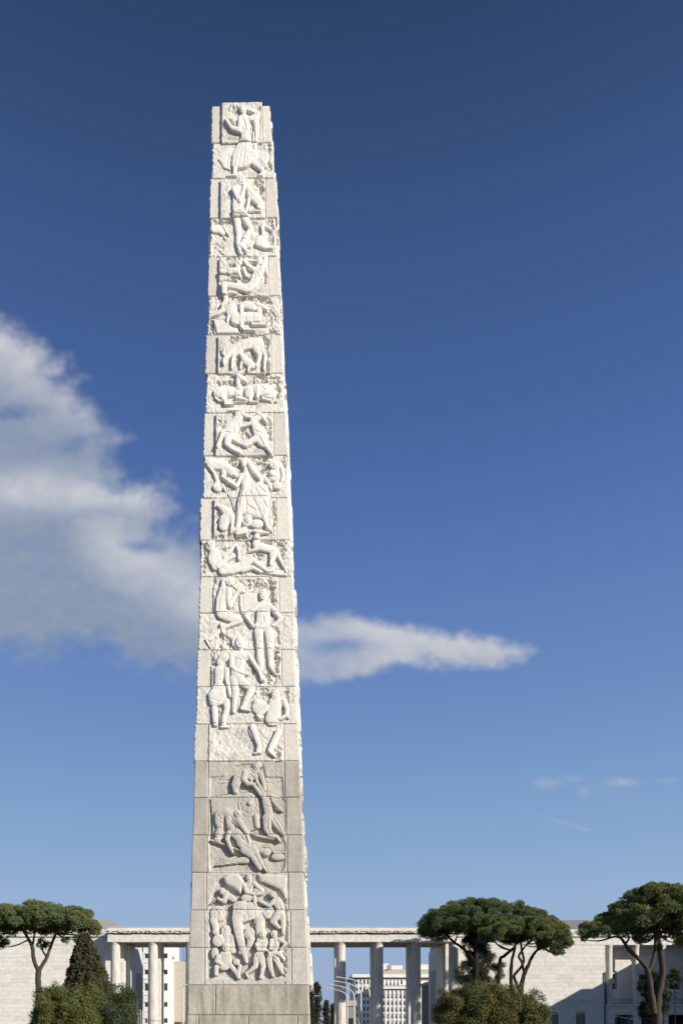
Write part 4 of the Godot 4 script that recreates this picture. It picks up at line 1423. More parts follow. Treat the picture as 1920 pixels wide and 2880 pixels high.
func carve() -> void:
	H.resize(NX * NY)
	M.resize(NX * NY)
	# --- dancer with a tambourine
	sheet(560, 271.5, 0.1658)
	plate(0.05, 40, [620, 840, 500, 830, 420, 900, 330, 1010, 320, 1040, 385, 1110, 400, 1160, 430, 1190, 530, 1220, 600, 900])
	plate(0.05, 40, [910, 820, 1000, 860, 1180, 930, 1190, 1010, 1150, 1090, 1090, 1160, 960, 1000])
	limb(0.06, [960, 370, 70, 975, 500, 60, 960, 650, 55, 940, 800, 50, 950, 880, 42])
	cut(0.07, 16, [880, 400, 925, 520, 945, 700, 935, 770])
	plate(0.06, 40, [450, 375, 500, 310, 580, 290, 640, 340, 640, 530, 600, 540, 590, 450, 540, 390])
	limb(0.09, [760, 300, 38, 775, 360, 45])
	face_head(0.11, 745, 235, 58, 85, -8, -0.25)
	limb(0.1, [805, 235, 32, 1005, 318, 36])
	limb(0.08, [1005, 325, 36, 870, 390, 52])
	limb(0.1, [760, 400, 98, 780, 520, 98, 790, 640, 92, 800, 750, 105])
	plate(0.22, 90, [690, 740, 890, 755, 905, 870, 1010, 1000, 960, 1095, 900, 1130, 800, 1190, 680, 1212, 560, 1185, 545, 1170, 560, 980, 630, 830])
	limb(0.13, [790, 760, 100, 760, 960, 110, 700, 1110, 110])
	for f in [[700, 790, 640, 960, 600, 1150], [780, 790, 765, 1000, 735, 1190], [850, 810, 890, 950, 950, 1060], [740, 800, 700, 1000, 660, 1190]]:
		cut(0.045, 8, f)
	cut(0.05, 10, [760, 420, 790, 520, 800, 600])
	cut(0.04, 8, [905, 230, 960, 300])
	cut(0.035, 9, [660, 748, 760, 742, 890, 770])
	cut(0.03, 9, [700, 620, 760, 585, 850, 610])
	limb(0.16, [700, 400, 48, 688, 600, 50, 560, 560, 42, 480, 450, 32])
	hand(0.15, 480, 450, -0.5, -0.85, 46)
	cut(0.05, 10, [460, 640, 500, 700, 560, 720, 610, 712])
	limb(0.1, [900, 1060, 80, 1040, 1200, 52, 1085, 1260, 46])
	limb(0.09, [1090, 1262, 46, 1055, 1315, 38, 985, 1348, 22])
	limb(0.1, [610, 1190, 44, 600, 1300, 38])
	limb(0.07, [630, 1312, 34, 460, 1335, 20])
	cut(0.04, 10, [980, 1000, 1060, 1080, 1110, 1160])
	cut(0.03, 10, [500, 950, 480, 1080, 460, 1160])
	pit(0.06, 560, 455, 55, 60)
	pit(0.06, 1170, 850, 60, 70)
	pit(0.05, 1170, 1160, 55, 90)
	pit(0.05, 1030, 215, 45, 50)
	pit(0.05, 600, 215, 90, 60)
	# --- youth with pipes, hound, pelican, grazing sheep
	sheet(560, 490, 0.1658)
	pit(0.07, 990, 180, 90, 110)
	pit(0.07, 1075, 330, 45, 130)
	pit(0.07, 390, 790, 140, 45)
	pit(0.06, 930, 820, 45, 80)
	pit(0.06, 1190, 800, 70, 110)
	pit(0.05, 1210, 1090, 50, 120)
	pit(0.04, 300, 1260, 90, 110)
	limb(0.03, [250, 900, 75, 330, 900, 85, 400, 970, 50])
	limb(0.05, [420, 860, 35, 470, 950, 40, 510, 1010, 18])
	limb(0.03, [430, 1040, 20, 455, 1085, 14])
	limb(0.1, [850, 260, 58, 890, 350, 85, 950, 420, 90, 1030, 500, 80, 1050, 560, 58])
	limb(0.09, [800, 205, 50, 860, 170, 50])
	limb(0.08, [850, 430, 36, 830, 540, 26, 800, 612, 22])
	limb(0.1, [1040, 500, 60, 1005, 580, 30, 1050, 605, 28])
	limb(0.05, [860, 630, 26, 1040, 630, 20])
	limb(0.09, [600, 250, 40, 640, 300, 60])
	limb(0.1, [700, 150, 52, 640, 240, 60])
	limb(0.1, [680, 290, 110, 660, 420, 102, 655, 560, 102, 680, 650, 118])
	face_head(0.14, 735, 140, 68, 84, 20, 0.25)
	limb(0.11, [640, 700, 76, 660, 850, 66, 672, 1000, 54, 660, 1150, 46, 690, 1285, 34])
	limb(0.08, [690, 1290, 36, 720, 1342, 40])
	limb(0.14, [755, 700, 72, 830, 830, 62, 888, 920, 54, 790, 1060, 52, 740, 1160, 45, 705, 1200, 46])
	limb(0.14, [720, 1200, 50, 800, 1295, 28])
	plate(0.3, 45, [570, 610, 770, 612, 805, 665, 835, 735, 720, 715, 575, 705])
	limb(0.2, [590, 280, 48, 640, 400, 46, 700, 490, 42, 752, 330, 38, 770, 235, 30])
	hand(0.2, 765, 235, -0.1, -1, 40)
	cut(0.03, 9, [640, 110, 720, 185, 740, 110])
	cut(0.05, 8, [660, 400, 665, 590])
	cut(0.05, 8, [600, 640, 690, 660, 800, 650])
	cut(0.04, 8, [660, 850, 700, 860])
	cut(0.05, 8, [740, 1090, 800, 1105])
	for f in [[900, 300, 1000, 420], [860, 330, 930, 420], [1010, 1120, 1120, 1210], [1030, 1080, 1130, 1150], [1110, 880, 1220, 940]]:
		cut(0.04, 7, f)
	egg(0.11, 1060, 1130, 112, 110, 30)
	limb(0.09, [1100, 1040, 60, 1082, 960, 38, 1068, 880, 40])
	egg(0.11, 1085, 850, 52, 40, 0)
	limb(0.08, [1110, 870, 34, 1190, 912, 22, 1242, 946, 8])
	limb(0.1, [1000, 1170, 60, 1120, 1225, 50, 1240, 1235, 30])
	plate(0.1, 20, [960, 1100, 900, 1120, 820, 1220, 880, 1232, 950, 1150])
	# --- woman lying back, deer at her feet
	sheet(560, 710, 0.1658)
	pit(0.08, 560, 478, 175, 34)
	pit(0.07, 800, 490, 65, 40)
	pit(0.06, 850, 95, 130, 30)
	pit(0.06, 560, 210, 45, 40)
	pit(0.05, 560, 100, 120, 40)
	pit(0.05, 1120, 430, 25, 120)
	pit(0.06, 880, 775, 250, 40)
	pit(0.06, 1120, 780, 110, 60)
	pit(0.06, 1190, 1060, 90, 110)
	pit(0.07, 215, 1240, 45, 140)
	pit(0.06, 1260, 1320, 70, 50)
	limb(0.05, [380, 320, 50, 440, 330, 45])
	egg(0.06, 530, 320, 75, 62)
	limb(0.07, [600, 310, 58, 660, 330, 50, 705, 420, 18])
	limb(0.07, [650, 220, 42, 660, 290, 50])
	egg(0.1, 690, 190, 55, 52, 20)
	limb(0.06, [760, 280, 38, 800, 400, 38, 845, 430, 18])
	limb(0.06, [560, 402, 15, 680, 412, 14])
	limb(0.05, [520, 680, 42, 640, 690, 22])
	limb(0.12, [800, 620, 86, 650, 592, 66, 450, 562, 62])
	limb(0.14, [430, 560, 60, 430, 680, 55, 460, 790, 48, 430, 850, 40, 390, 890, 32])
	limb(0.11, [1060, 330, 55, 1000, 370, 85, 960, 450, 90, 920, 550, 86, 850, 610, 86])
	limb(0.1, [1000, 240, 45, 980, 320, 55])
	limb(0.13, [930, 310, 48, 830, 240, 42, 760, 165, 36, 860, 160, 35, 960, 172, 28])
	limb(0.13, [1060, 310, 48, 1110, 190, 42, 1130, 90, 40, 1040, 100, 30])
	face_head(0.14, 1025, 170, 55, 75, 12, -0.15)
	limb(0.1, [400, 960, 55, 330, 1020, 36, 230, 1065, 14])
	plate(0.05, 30, [240, 1100, 420, 1120, 480, 1170, 560, 1240, 660, 1260, 660, 1320, 1140, 1335, 300, 1345])
	egg(0.07, 560, 960, 112, 125, 20)
	limb(0.07, [500, 1080, 40, 480, 1150, 28])
	limb(0.12, [780, 880, 70, 850, 890, 85, 930, 930, 70])
	limb(0.11, [1020, 950, 55, 1020, 1050, 60])
	limb(0.13, [950, 860, 24, 1000, 880, 42, 1070, 915, 50, 1150, 962, 24])
	egg(0.12, 640, 1110, 112, 122, 20)
	limb(0.13, [720, 1090, 100, 860, 1090, 104, 990, 1090, 92])
	limb(0.17, [705, 850, 20, 720, 930, 56, 712, 1040, 24])
	limb(0.1, [900, 1205, 30, 1140, 1222, 16])
	limb(0.13, [720, 1130, 55, 720, 1250, 40, 762, 1300, 25, 960, 1312, 18])
	cut(0.03, 9, [780, 980, 900, 985, 960, 1000])
	cut(0.05, 9, [960, 400, 940, 470, 900, 560])
	cut(0.05, 8, [740, 550, 770, 590])
	cut(0.05, 8, [980, 360, 1010, 420, 1000, 480])
	cut(0.045, 8, [800, 1000, 790, 1090, 800, 1180])
	cut(0.045, 8, [930, 1010, 920, 1090, 900, 1170])
	cut(0.045, 8, [560, 1190, 640, 1230])
	# --- hind with fawn; two resting deer
	sheet(560, 930, 0.1658)
	pit(0.08, 890, 95, 250, 42)
	pit(0.09, 1130, 180, 50, 90)
	pit(0.09, 1150, 500, 40, 190)
	pit(0.08, 690, 560, 45, 90)
	pit(0.06, 600, 150, 70, 60)
	pit(0.05, 930, 470, 45, 90)
	pit(0.08, 470, 865, 130, 45)
	pit(0.08, 1140, 845, 190, 30)
	pit(0.08, 1320, 980, 50, 130)
	pit(0.06, 960, 1080, 30, 95)
	pit(0.06, 1100, 770, 200, 40)
	limb(0.12, [1010, 230, 106, 900, 230, 105, 780, 252, 104, 680, 290, 95])
	limb(0.11, [640, 290, 70, 560, 380, 72, 480, 450, 58])
	limb(0.13, [460, 470, 55, 430, 530, 45, 422, 575, 25])
	limb(0.1, [432, 335, 20, 422, 415, 20])
	limb(0.08, [388, 310, 11, 400, 405, 14])
	limb(0.14, [700, 372, 60, 600, 430, 40, 570, 520, 32, 560, 650, 23])
	limb(0.13, [985, 320, 88, 1030, 430, 50, 1002, 550, 36, 972, 612, 28])
	limb(0.12, [1060, 350, 42, 1122, 430, 38, 1110, 560, 28, 1100, 670, 20])
	limb(0.1, [1080, 260, 25, 1078, 312, 18])
	limb(0.11, [740, 450, 50, 790, 520, 70, 850, 560, 80, 900, 600, 70])
	egg(0.14, 735, 452, 52, 36)
	limb(0.1, [790, 450, 14, 860, 410, 18])
	limb(0.09, [720, 560, 30, 702, 645, 20])
	limb(0.12, [860, 620, 36, 832, 690, 24])
	cut(0.03, 10, [905, 190, 895, 270, 900, 330])
	cut(0.02, 9, [700, 210, 740, 290, 745, 350])
	limb(0.12, [340, 1040, 108, 430, 1010, 104, 540, 1020, 95, 660, 1022, 80])
	limb(0.12, [690, 980, 68, 662, 880, 46, 660, 800, 42])
	limb(0.15, [650, 745, 38, 720, 800, 54, 812, 870, 26])
	limb(0.09, [560, 738, 10, 640, 752, 18])
	limb(0.15, [400, 1080, 80, 445, 1180, 42, 442, 1240, 20, 580, 1242, 12])
	limb(0.12, [640, 1130, 35, 760, 1150, 32, 812, 1172, 26])
	limb(0.09, [600, 1197, 16, 800, 1198, 15])
	limb(0.09, [275, 1120, 18, 340, 1170, 26, 420, 1182, 20])
	egg(0.12, 860, 1030, 92, 122, 8)
	limb(0.13, [1000, 1000, 108, 1130, 1002, 124, 1210, 1050, 108])
	limb(0.17, [995, 940, 20, 1000, 1040, 56, 990, 1125, 32])
	limb(0.12, [870, 1130, 38, 858, 1192, 24, 1000, 1202, 16])
	limb(0.11, [1080, 1140, 38, 1222, 1182, 22])
	egg(0.08, 1312, 1180, 24, 30)
	cut(0.045, 9, [590, 945, 640, 990, 680, 1000])
	for f in [[480, 950, 490, 1060, 480, 1120], [600, 960, 610, 1060, 600, 1110], [300, 990, 280, 1080, 330, 1160], [900, 930, 930, 1040, 920, 1130], [1060, 940, 1120, 1010], [1150, 960, 1180, 930], [1080, 1090, 1180, 1100, 1240, 1080]]:
		cut(0.045, 8, f)
	# --- two boxing kangaroos; archer with bear and monkeys
	sheet(550, 1140, 0.1913)
	pit(0.07, 1065, 360, 48, 160)
	pit(0.05, 390, 280, 60, 60)
	pit(0.07, 560, 95, 22, 50)
	pit(0.07, 880, 150, 25, 30)
	pit(0.05, 720, 430, 90, 70)
	pit(0.08, 560, 830, 65, 70)
	pit(0.08, 655, 880, 35, 85)
	pit(0.07, 950, 880, 95, 90)
	pit(0.08, 1300, 880, 35, 120)
	pit(0.05, 900, 780, 200, 40)
	limb(0.11, [480, 78, 20, 545, 62, 28, 625, 62, 45])
	limb(0.12, [640, 90, 60, 640, 180, 72, 600, 280, 102, 520, 372, 112, 490, 450, 90])
	limb(0.13, [680, 130, 42, 740, 172, 35, 835, 200, 26])
	limb(0.11, [420, 400, 56, 372, 500, 36, 320, 602, 20])
	limb(0.14, [492, 480, 75, 462, 570, 45, 530, 642, 32, 600, 682, 28, 655, 705, 24])
	limb(0.1, [560, 512, 22, 640, 560, 20, 712, 592, 18])
	limb(0.13, [850, 250, 60, 900, 350, 76, 950, 440, 110, 990, 532, 102, 1002, 572, 70])
	limb(0.12, [950, 190, 45, 880, 212, 55])
	limb(0.14, [930, 140, 34, 990, 182, 40, 1045, 262, 24])
	limb(0.11, [800, 282, 35, 720, 312, 28, 640, 342, 18])
	limb(0.12, [900, 500, 70, 800, 542, 40, 712, 592, 24, 745, 610, 22, 830, 572, 14])
	limb(0.11, [1040, 600, 50, 1080, 662, 38, 1112, 712, 24])
	# bear on a slope, branch and cub
	limb(0.09, [230, 840, 85, 330, 850, 90, 420, 870, 80])
	limb(0.12, [470, 910, 62, 540, 962, 74, 592, 1022, 28])
	limb(0.08, [420, 920, 55, 420, 1000, 45])
	limb(0.07, [160, 830, 18, 280, 980, 32, 330, 1110, 40, 300, 1180, 60])
	egg(0.08, 330, 1200, 72, 60)
	limb(0.08, [400, 1170, 32, 440, 1235, 20])
	# the archer
	plate(0.24, 55, [690, 1140, 840, 1150, 960, 1130, 1060, 1170, 1105, 1330, 1075, 1400, 1095, 1520, 1075, 1640, 1000, 1680, 880, 1672, 720, 1620, 600, 1612, 640, 1350])
	limb(0.16, [760, 1200, 72, 700, 1350, 70, 670, 1480, 60, 640, 1700, 48, 622, 1790, 42])
	limb(0.16, [820, 1330, 72, 900, 1460, 70, 1000, 1620, 56, 1040, 1722, 42, 1060, 1790, 38])
	limb(0.12, [735, 920, 32, 740, 980, 45])
	limb(0.13, [740, 1010, 62, 755, 1085, 78, 740, 1150, 75])
	face_head(0.14, 710, 840, 42, 66, 0, -0.3)
	limb(0.13, [750, 790, 35, 800, 850, 50, 870, 960, 50, 960, 1075, 40])
	cut(0.04, 10, [745, 860, 790, 980, 850, 1080])
	limb(0.17, [680, 1020, 32, 640, 1122, 32, 602, 1180, 32, 500, 1122, 28, 410, 1055, 22])
	hand(0.16, 405, 1052, -0.8, -0.6, 34)
	limb(0.18, [960, 1090, 40, 968, 1140, 36, 870, 1180, 34, 800, 1215, 28])
	hand(0.18, 800, 1215, -0.9, 0.4, 32)
	cut(0.04, 11, [740, 1460, 810, 1510, 880, 1560])
	cut(0.04, 11, [880, 1220, 920, 1310, 960, 1385])
	cut(0.04, 11, [930, 1200, 1010, 1270, 1090, 1330])
	for f in [[1000, 1420, 1040, 1500, 1080, 1530], [700, 1180, 660, 1330, 640, 1500], [730, 1300, 760, 1440, 740, 1600], [860, 1400, 930, 1540, 980, 1660], [800, 1250, 840, 1350, 860, 1420], [1040, 1200, 1080, 1290], [560, 360, 590, 440], [420, 400, 520, 420], [880, 400, 960, 420], [640, 300, 600, 360], [940, 480, 1000, 600]]:
		cut(0.05, 9, f)
	for f in [[1110, 960, 1090, 1050], [1190, 930, 1210, 1050], [1150, 1110, 1240, 1120], [1130, 820, 1110, 900], [1200, 830, 1215, 900]]:
		cut(0.045, 7, f)
	limb(0.03, [515, 1180, 8, 485, 1290, 8, 530, 1370, 9, 560, 1490, 8, 600, 1580, 8])
	limb(0.12, [600, 1812, 40, 520, 1872, 22])
	limb(0.1, [1060, 1800, 40, 1115, 1842, 28])
	# monkey and young
	egg(0.07, 1190, 1010, 132, 112)
	face_head(0.13, 1160, 870, 78, 68, 0)
	egg(0.14, 1200, 1172, 76, 66)
	limb(0.14, [1270, 930, 40, 1292, 1050, 38, 1262, 1115, 28])
	limb(0.12, [1040, 1090, 45, 1072, 1130, 35, 1112, 1222, 28])
	egg(0.17, 1130, 1002, 55, 42)
	# --- cub and lion between the archer's feet
	sheet(550, 1420, 0.1913)
	pit(0.07, 1150, 100, 30, 170)
	pit(0.07, 680, 470, 110, 30)
	pit(0.06, 380, 470, 110, 25)
	pit(0.05, 350, 150, 40, 160)
	limb(0.1, [330, 20, 22, 400, 50, 58, 470, 110, 80, 480, 180, 90])
	limb(0.1, [440, 220, 95, 410, 320, 75])
	limb(0.12, [540, 180, 55, 545, 300, 32, 530, 372, 24])
	egg(0.1, 900, 285, 112, 70)
	limb(0.1, [720, 380, 60, 620, 425, 42])
	egg(0.11, 760, 240, 85, 95)
	face_head(0.16, 775, 225, 52, 62, 5)
	# --- reclining woman and greyhound
	pit(0.08, 1260, 640, 50, 130)
	pit(0.06, 450, 640, 80, 40)
	pit(0.07, 1100, 545, 190, 25)
	pit(0.07, 920, 740, 60, 55)
	pit(0.06, 730, 600, 60, 50)
	pit(0.05, 120, 750, 25, 200)
	plate(0.06, 25, [830, 965, 1100, 1010, 1380, 1048, 1300, 945, 1150, 942])
	limb(0.12, [290, 720, 100, 272, 820, 86, 290, 900, 60])
	egg(0.12, 290, 770, 112, 132, 10)
	limb(0.1, [230, 610, 50, 260, 660, 60])
	face_head(0.13, 235, 560, 62, 52, -10, 0.2)
	limb(0.07, [180, 540, 25, 165, 600, 18, 200, 650, 15])
	limb(0.11, [400, 960, 70, 550, 930, 86, 700, 892, 76])
	limb(0.12, [700, 872, 66, 840, 802, 46, 960, 892, 38, 1050, 962, 32, 1150, 962, 18])
	limb(0.11, [700, 942, 55, 840, 912, 38, 952, 972, 26])
	limb(0.16, [330, 890, 50, 450, 802, 42, 560, 742, 38])
	egg(0.14, 450, 905, 76, 52)
	limb(0.13, [420, 740, 42, 500, 682, 35, 560, 605, 30, 610, 572, 22])
	limb(0.14, [640, 790, 25, 640, 682, 28, 602, 592, 24])
	hand(0.14, 600, 600, -0.2, -1, 32)
	limb(0.13, [860, 395, 26, 942, 410, 42, 1080, 427, 14])
	limb(0.11, [900, 470, 48, 890, 562, 62])
	limb(0.12, [900, 592, 65, 1000, 622, 62, 1120, 652, 65, 1180, 682, 60])
	limb(0.1, [900, 642, 32, 780, 682, 14])
	limb(0.13, [1150, 682, 80, 1132, 790, 50, 1102, 862, 26])
	limb(0.11, [1210, 722, 45, 1272, 852, 25, 1342, 992, 14])
	# --- kneeling woman at a jar; standing man with hands on hips
	sheet(540, 1600, 0.2041)
	pit(0.09, 1110, 400, 40, 210)
	pit(0.07, 1075, 200, 45, 80)
	pit(0.09, 1160, 1260, 40, 140)
	pit(0.06, 1165, 930, 40, 120)
	pit(0.06, 850, 200, 170, 60)
	pit(0.05, 300, 160, 30, 60)
	pit(0.06, 450, 980, 110, 70)
	pit(0.06, 370, 1080, 40, 30)
	plate(0.09, 45, [650, 350, 740, 310, 900, 320, 905, 470, 800, 600, 680, 615, 655, 500])
	plate(0.05, 30, [560, 230, 640, 160, 700, 190, 760, 280, 640, 300])
	limb(0.12, [440, 285, 76, 412, 420, 92, 400, 552, 86])
	face_head(0.13, 520, 165, 72, 62, 25, 0.15)
	limb(0.12, [440, 150, 40, 430, 220, 40])
	limb(0.13, [420, 602, 92, 540, 662, 76, 662, 702, 50])
	limb(0.12, [640, 722, 40, 520, 772, 32, 432, 802, 40])
	limb(0.12, [410, 762, 38, 432, 862, 30, 450, 882, 22])
	limb(0.18, [510, 285, 46, 510, 420, 46, 522, 502, 40, 572, 402, 38, 640, 322, 32, 700, 305, 26])
	hand(0.16, 695, 305, 1, -0.1, 36)
	limb(0.04, [390, 832, 38, 250, 952, 32, 192, 962, 20, 255, 1065, 14])
	egg(0.1, 988, 362, 76, 84)
	limb(0.1, [985, 445, 45, 985, 480, 50])
	limb(0.12, [935, 520, 80, 1045, 520, 80])
	limb(0.12, [985, 560, 112, 985, 652, 108, 985, 742, 122])
	face_head(0.17, 985, 360, 54, 74, 0, -0.1)
	limb(0.15, [880, 532, 44, 742, 642, 38, 845, 785, 27])
	limb(0.15, [1105, 540, 46, 1228, 682, 38, 1125, 785, 27])
	hand(0.19, 865, 775, 1, 0.1, 38)
	hand(0.19, 1115, 775, -1, 0.1, 38)
	limb(0.13, [920, 802, 72, 1050, 802, 72])
	limb(0.13, [922, 862, 74, 930, 1002, 62, 935, 1112, 55, 938, 1232, 50, 955, 1380, 34])
	limb(0.13, [1062, 862, 76, 1076, 1002, 62, 1075, 1112, 52, 1082, 1252, 42, 1082, 1332, 38])
	limb(0.1, [1090, 1342, 38, 1130, 1405, 26])
	for f in [[985, 660, 990, 740], [925, 1000, 960, 1020], [1060, 1000, 1100, 1020], [990, 840, 990, 1000], [930, 300, 920, 400], [1045, 310, 1050, 420], [420, 300, 380, 420, 370, 560], [460, 600, 560, 640], [480, 120, 440, 200], [700, 380, 700, 560]]:
		cut(0.045, 8, f)
	cut(0.05, 8, [850, 815, 990, 828, 1130, 800])
	cut(0.02, 10, [880, 570, 985, 600, 1100, 570])
	egg(0.06, 660, 1000, 118, 112)
	plate(-0.02, 10, [600, 930, 700, 910, 740, 1000, 640, 1060])
	egg(0.07, 660, 1000, 116, 110)
	cut(0.05, 12, [590, 1060, 580, 980, 620, 920, 690, 915, 740, 970, 740, 1060])
	face_head(0.16, 665, 1012, 62, 76, 0)
	# --- seated man, veiled woman, man on the ground
	sheet(530, 1820, 0.2168)
	pit(0.09, 1125, 215, 26, 110)
	pit(0.08, 1275, 700, 26, 170)
	pit(0.09, 1150, 1370, 40, 80)
	pit(0.08, 855, 260, 40, 60)
	pit(0.06, 1080, 380, 90, 70)
	pit(0.06, 960, 580, 90, 60)
	pit(0.06, 690, 600, 30, 90)
	pit(0.05, 400, 880, 25, 100)
	pit(0.05, 310, 130, 25, 90)
	plate(-0.045, 90, [330, 1080, 700, 1030, 800, 1180, 820, 1330, 640, 1360, 460, 1350, 330, 1250])
	limb(0.11, [680, 30, 34, 680, 80, 40])
	limb(0.12, [600, 105, 76, 740, 112, 74])
	limb(0.12, [670, 132, 92, 660, 222, 86, 650, 292, 80])
	for f in [[675, 170, 660, 230], [640, 360, 690, 450], [740, 560, 790, 580], [420, 310, 410, 420], [370, 480, 420, 490], [1120, 740, 1105, 860], [860, 720, 920, 740], [880, 780, 960, 800], [1000, 720, 1010, 820], [420, 90, 400, 180], [850, 1100, 900, 1110], [1090, 1180, 1150, 1190]]:
		cut(0.045, 8, f)
	cut(0.04, 9, [590, 145, 670, 165, 760, 145])
	limb(0.12, [620, 332, 76, 700, 442, 70, 822, 532, 52])
	limb(0.15, [822, 542, 54, 762, 662, 46, 722, 752, 38, 692, 792, 28])
	limb(0.13, [702, 797, 28, 802, 817, 20])
	limb(0.11, [590, 402, 60, 612, 552, 52, 602, 692, 40, 590, 832, 28])
	limb(0.16, [560, 112, 38, 560, 242, 38, 620, 302, 30, 720, 342, 22])
	hand(0.15, 735, 342, 1, 0, 34)
	limb(0.15, [790, 105, 38, 850, 202, 32, 920, 312, 30, 945, 390, 26])
	hand(0.14, 945, 390, 0.3, 1, 40)
	limb(0.13, [455, 115, 58, 420, 192, 62])
	face_head(0.14, 480, 130, 48, 62, 10, 0.4)
	limb(0.14, [412, 302, 82, 402, 402, 66, 392, 442, 60])
	limb(0.13, [400, 542, 106, 392, 642, 100])
	plate(0.24, 45, [250, 610, 300, 540, 490, 560, 500, 640, 440, 740, 330, 772, 280, 742])
	limb(0.13, [340, 790, 48, 346, 902, 45, 352, 988, 38])
	limb(0.14, [490, 702, 55, 500, 802, 42, 465, 902, 38, 455, 992, 33])
	limb(0.08, [430, 1027, 24, 522, 1027, 20])
	limb(0.18, [500, 292, 40, 502, 420, 38, 530, 560, 30, 535, 600, 26])
	hand(0.18, 535, 600, 0.2, 1, 34)
	cut(0.035, 9, [290, 670, 380, 700, 490, 610])
	cut(0.03, 9, [300, 740, 400, 700, 470, 660])
	cut(0.03, 10, [355, 430, 410, 425, 460, 430])
	limb(0.03, [310, 280, 9, 320, 380, 9, 310, 480, 9])
	egg(0.08, 930, 770, 112, 112)
	egg(0.11, 890, 700, 52, 50)
	limb(0.12, [1130, 720, 102, 1112, 822, 95, 1092, 922, 108])
	limb(0.11, [1140, 660, 42, 1140, 690, 50])
	face_head(0.14, 1128, 610, 56, 74, 8, -0.2)
	limb(0.15, [1240, 692, 46, 1282, 802, 38, 1272, 882, 35, 1182, 932, 26])
	limb(0.12, [1010, 780, 50, 930, 860, 40, 900, 880, 30])
	hand(0.12, 905, 885, 0.6, 0.8, 44)
	limb(0.13, [840, 1032, 52, 880, 1152, 48, 920, 1272, 38, 902, 1342, 33])
	limb(0.1, [930, 1352, 30, 860, 1372, 18])
	limb(0.13, [1172, 1092, 52, 1102, 1232, 48, 1052, 1332, 34])
	limb(0.11, [1062, 1352, 32, 1122, 1412, 20])
	limb(0.05, [805, 1005, 13, 790, 1080, 11, 835, 1190, 9])
	cut(0.03, 10, [890, 1030, 960, 1140, 1040, 1210])
	# --- fishers hauling the drowned into a boat
	lift_k = 0.72
	sheet(520, 2120, 0.2296)
	plate(-0.06, 22, [300, 270, 480, 250, 600, 130, 760, 105, 960, 110, 1000, 260, 1200, 270, 1215, 540, 1235, 560, 1240, 900, 1200, 1000, 1240, 1100, 1225, 1380, 1180, 1440, 300, 1440, 285, 1060, 300, 900, 290, 560])
	plate(0.02, 25, [310, 530, 640, 460, 900, 520, 930, 900, 700, 960, 340, 1070, 330, 760])
	cut(0.09, 34, [335, 1080, 480, 1140, 600, 1205, 740, 1245])
	limb(0.06, [325, 1050, 16, 500, 1105, 16, 700, 1185, 14])
	cut(0.09, 26, [840, 1025, 960, 1065, 1090, 1065])
	limb(0.08, [745, 935, 16, 900, 1000, 20, 1090, 1035, 16])
	cut(0.05, 10, [330, 330, 420, 300, 540, 310])
	cut(0.05, 12, [330, 400, 450, 350, 560, 340])
	cut(0.05, 9, [310, 530, 440, 490, 580, 470])
	cut(0.05, 10, [980, 330, 1080, 350, 1180, 320])
	limb(0.12, [750, 232, 80, 660, 282, 76, 620, 372, 60, 620, 450, 40])
	limb(0.13, [850, 232, 90, 780, 232, 80])
	egg(0.13, 908, 130, 46, 46)
	face_head(0.16, 878, 150, 45, 52, 20, -0.1)
	limb(0.19, [740, 232, 42, 720, 302, 40, 770, 362, 34, 850, 372, 26])
	limb(0.17, [930, 242, 38, 960, 342, 32, 975, 430, 28])
	cut(0.04, 8, [790, 180, 830, 230, 890, 250])
	egg(0.02, 770, 602, 138, 152)
	cut(0.05, 9, [640, 610, 660, 700, 730, 760, 810, 760, 880, 690])
	cut(0.04, 8, [680, 600, 700, 530, 780, 500, 850, 540, 872, 620, 840, 700, 770, 720, 700, 680, 680, 600])
	for k in 9:
		var th := k * TAU / 9.0
		cut(0.03, 7, [795 + 36 * cos(th), 600 + 36 * sin(th), 790 + 95 * cos(th), 605 + 105 * sin(th)])
	egg(0.13, 795, 600, 32, 32)
	limb(0.07, [870, 760, 36, 880, 880, 28])
	limb(0.08, [1080, 560, 40, 1142, 652, 45, 1192, 692, 18])
	limb(0.13, [990, 562, 56, 1010, 642, 62, 1030, 742, 62])
	egg(0.13, 1040, 502, 52, 40)
	limb(0.15, [880, 332, 25, 932, 422, 26, 972, 492, 30])
	limb(0.16, [850, 385, 25, 900, 452, 28, 962, 532, 32])
	hand(0.17, 820, 330, -0.5, -0.8, 34)
	hand(0.17, 882, 335, -0.1, -1, 34)
	limb(0.15, [1010, 782, 70, 1010, 902, 58, 1042, 982, 42, 1130, 1012, 28, 1162, 1062, 20])
	limb(0.13, [1080, 802, 60, 1142, 882, 50, 1202, 972, 28])
	for f in [[1050, 820, 1090, 900, 1140, 980], [1020, 780, 1010, 900, 1040, 970], [1080, 780, 1130, 860, 1180, 950], [990, 640, 1060, 650], [1060, 580, 1100, 640, 1150, 700], [1090, 560, 1150, 640], [640, 280, 680, 300], [700, 220, 690, 300], [800, 260, 850, 300], [620, 380, 650, 440]]:
		cut(0.05, 8, f)
	limb(0.14, [430, 725, 62, 500, 712, 72, 570, 742, 60])
	limb(0.14, [420, 742, 66, 422, 832, 60, 432, 902, 42, 402, 982, 40])
	egg(0.11, 400, 1040, 46, 36)
	face_head(0.17, 650, 732, 45, 52, -25, 0.2)
	limb(0.17, [540, 742, 50, 532, 832, 40, 582, 902, 30])
	limb(0.13, [620, 800, 60, 660, 840, 50])
	limb(0.15, [620, 962, 70, 682, 1022, 76, 702, 1082, 76, 762, 1152, 70])
	face_head(0.16, 560, 885, 45, 52, -30, -0.1)
	limb(0.17, [540, 962, 38, 520, 1042, 33, 552, 1132, 28, 580, 1185, 24])
	hand(0.16, 580, 1185, 0.4, 0.9, 30)
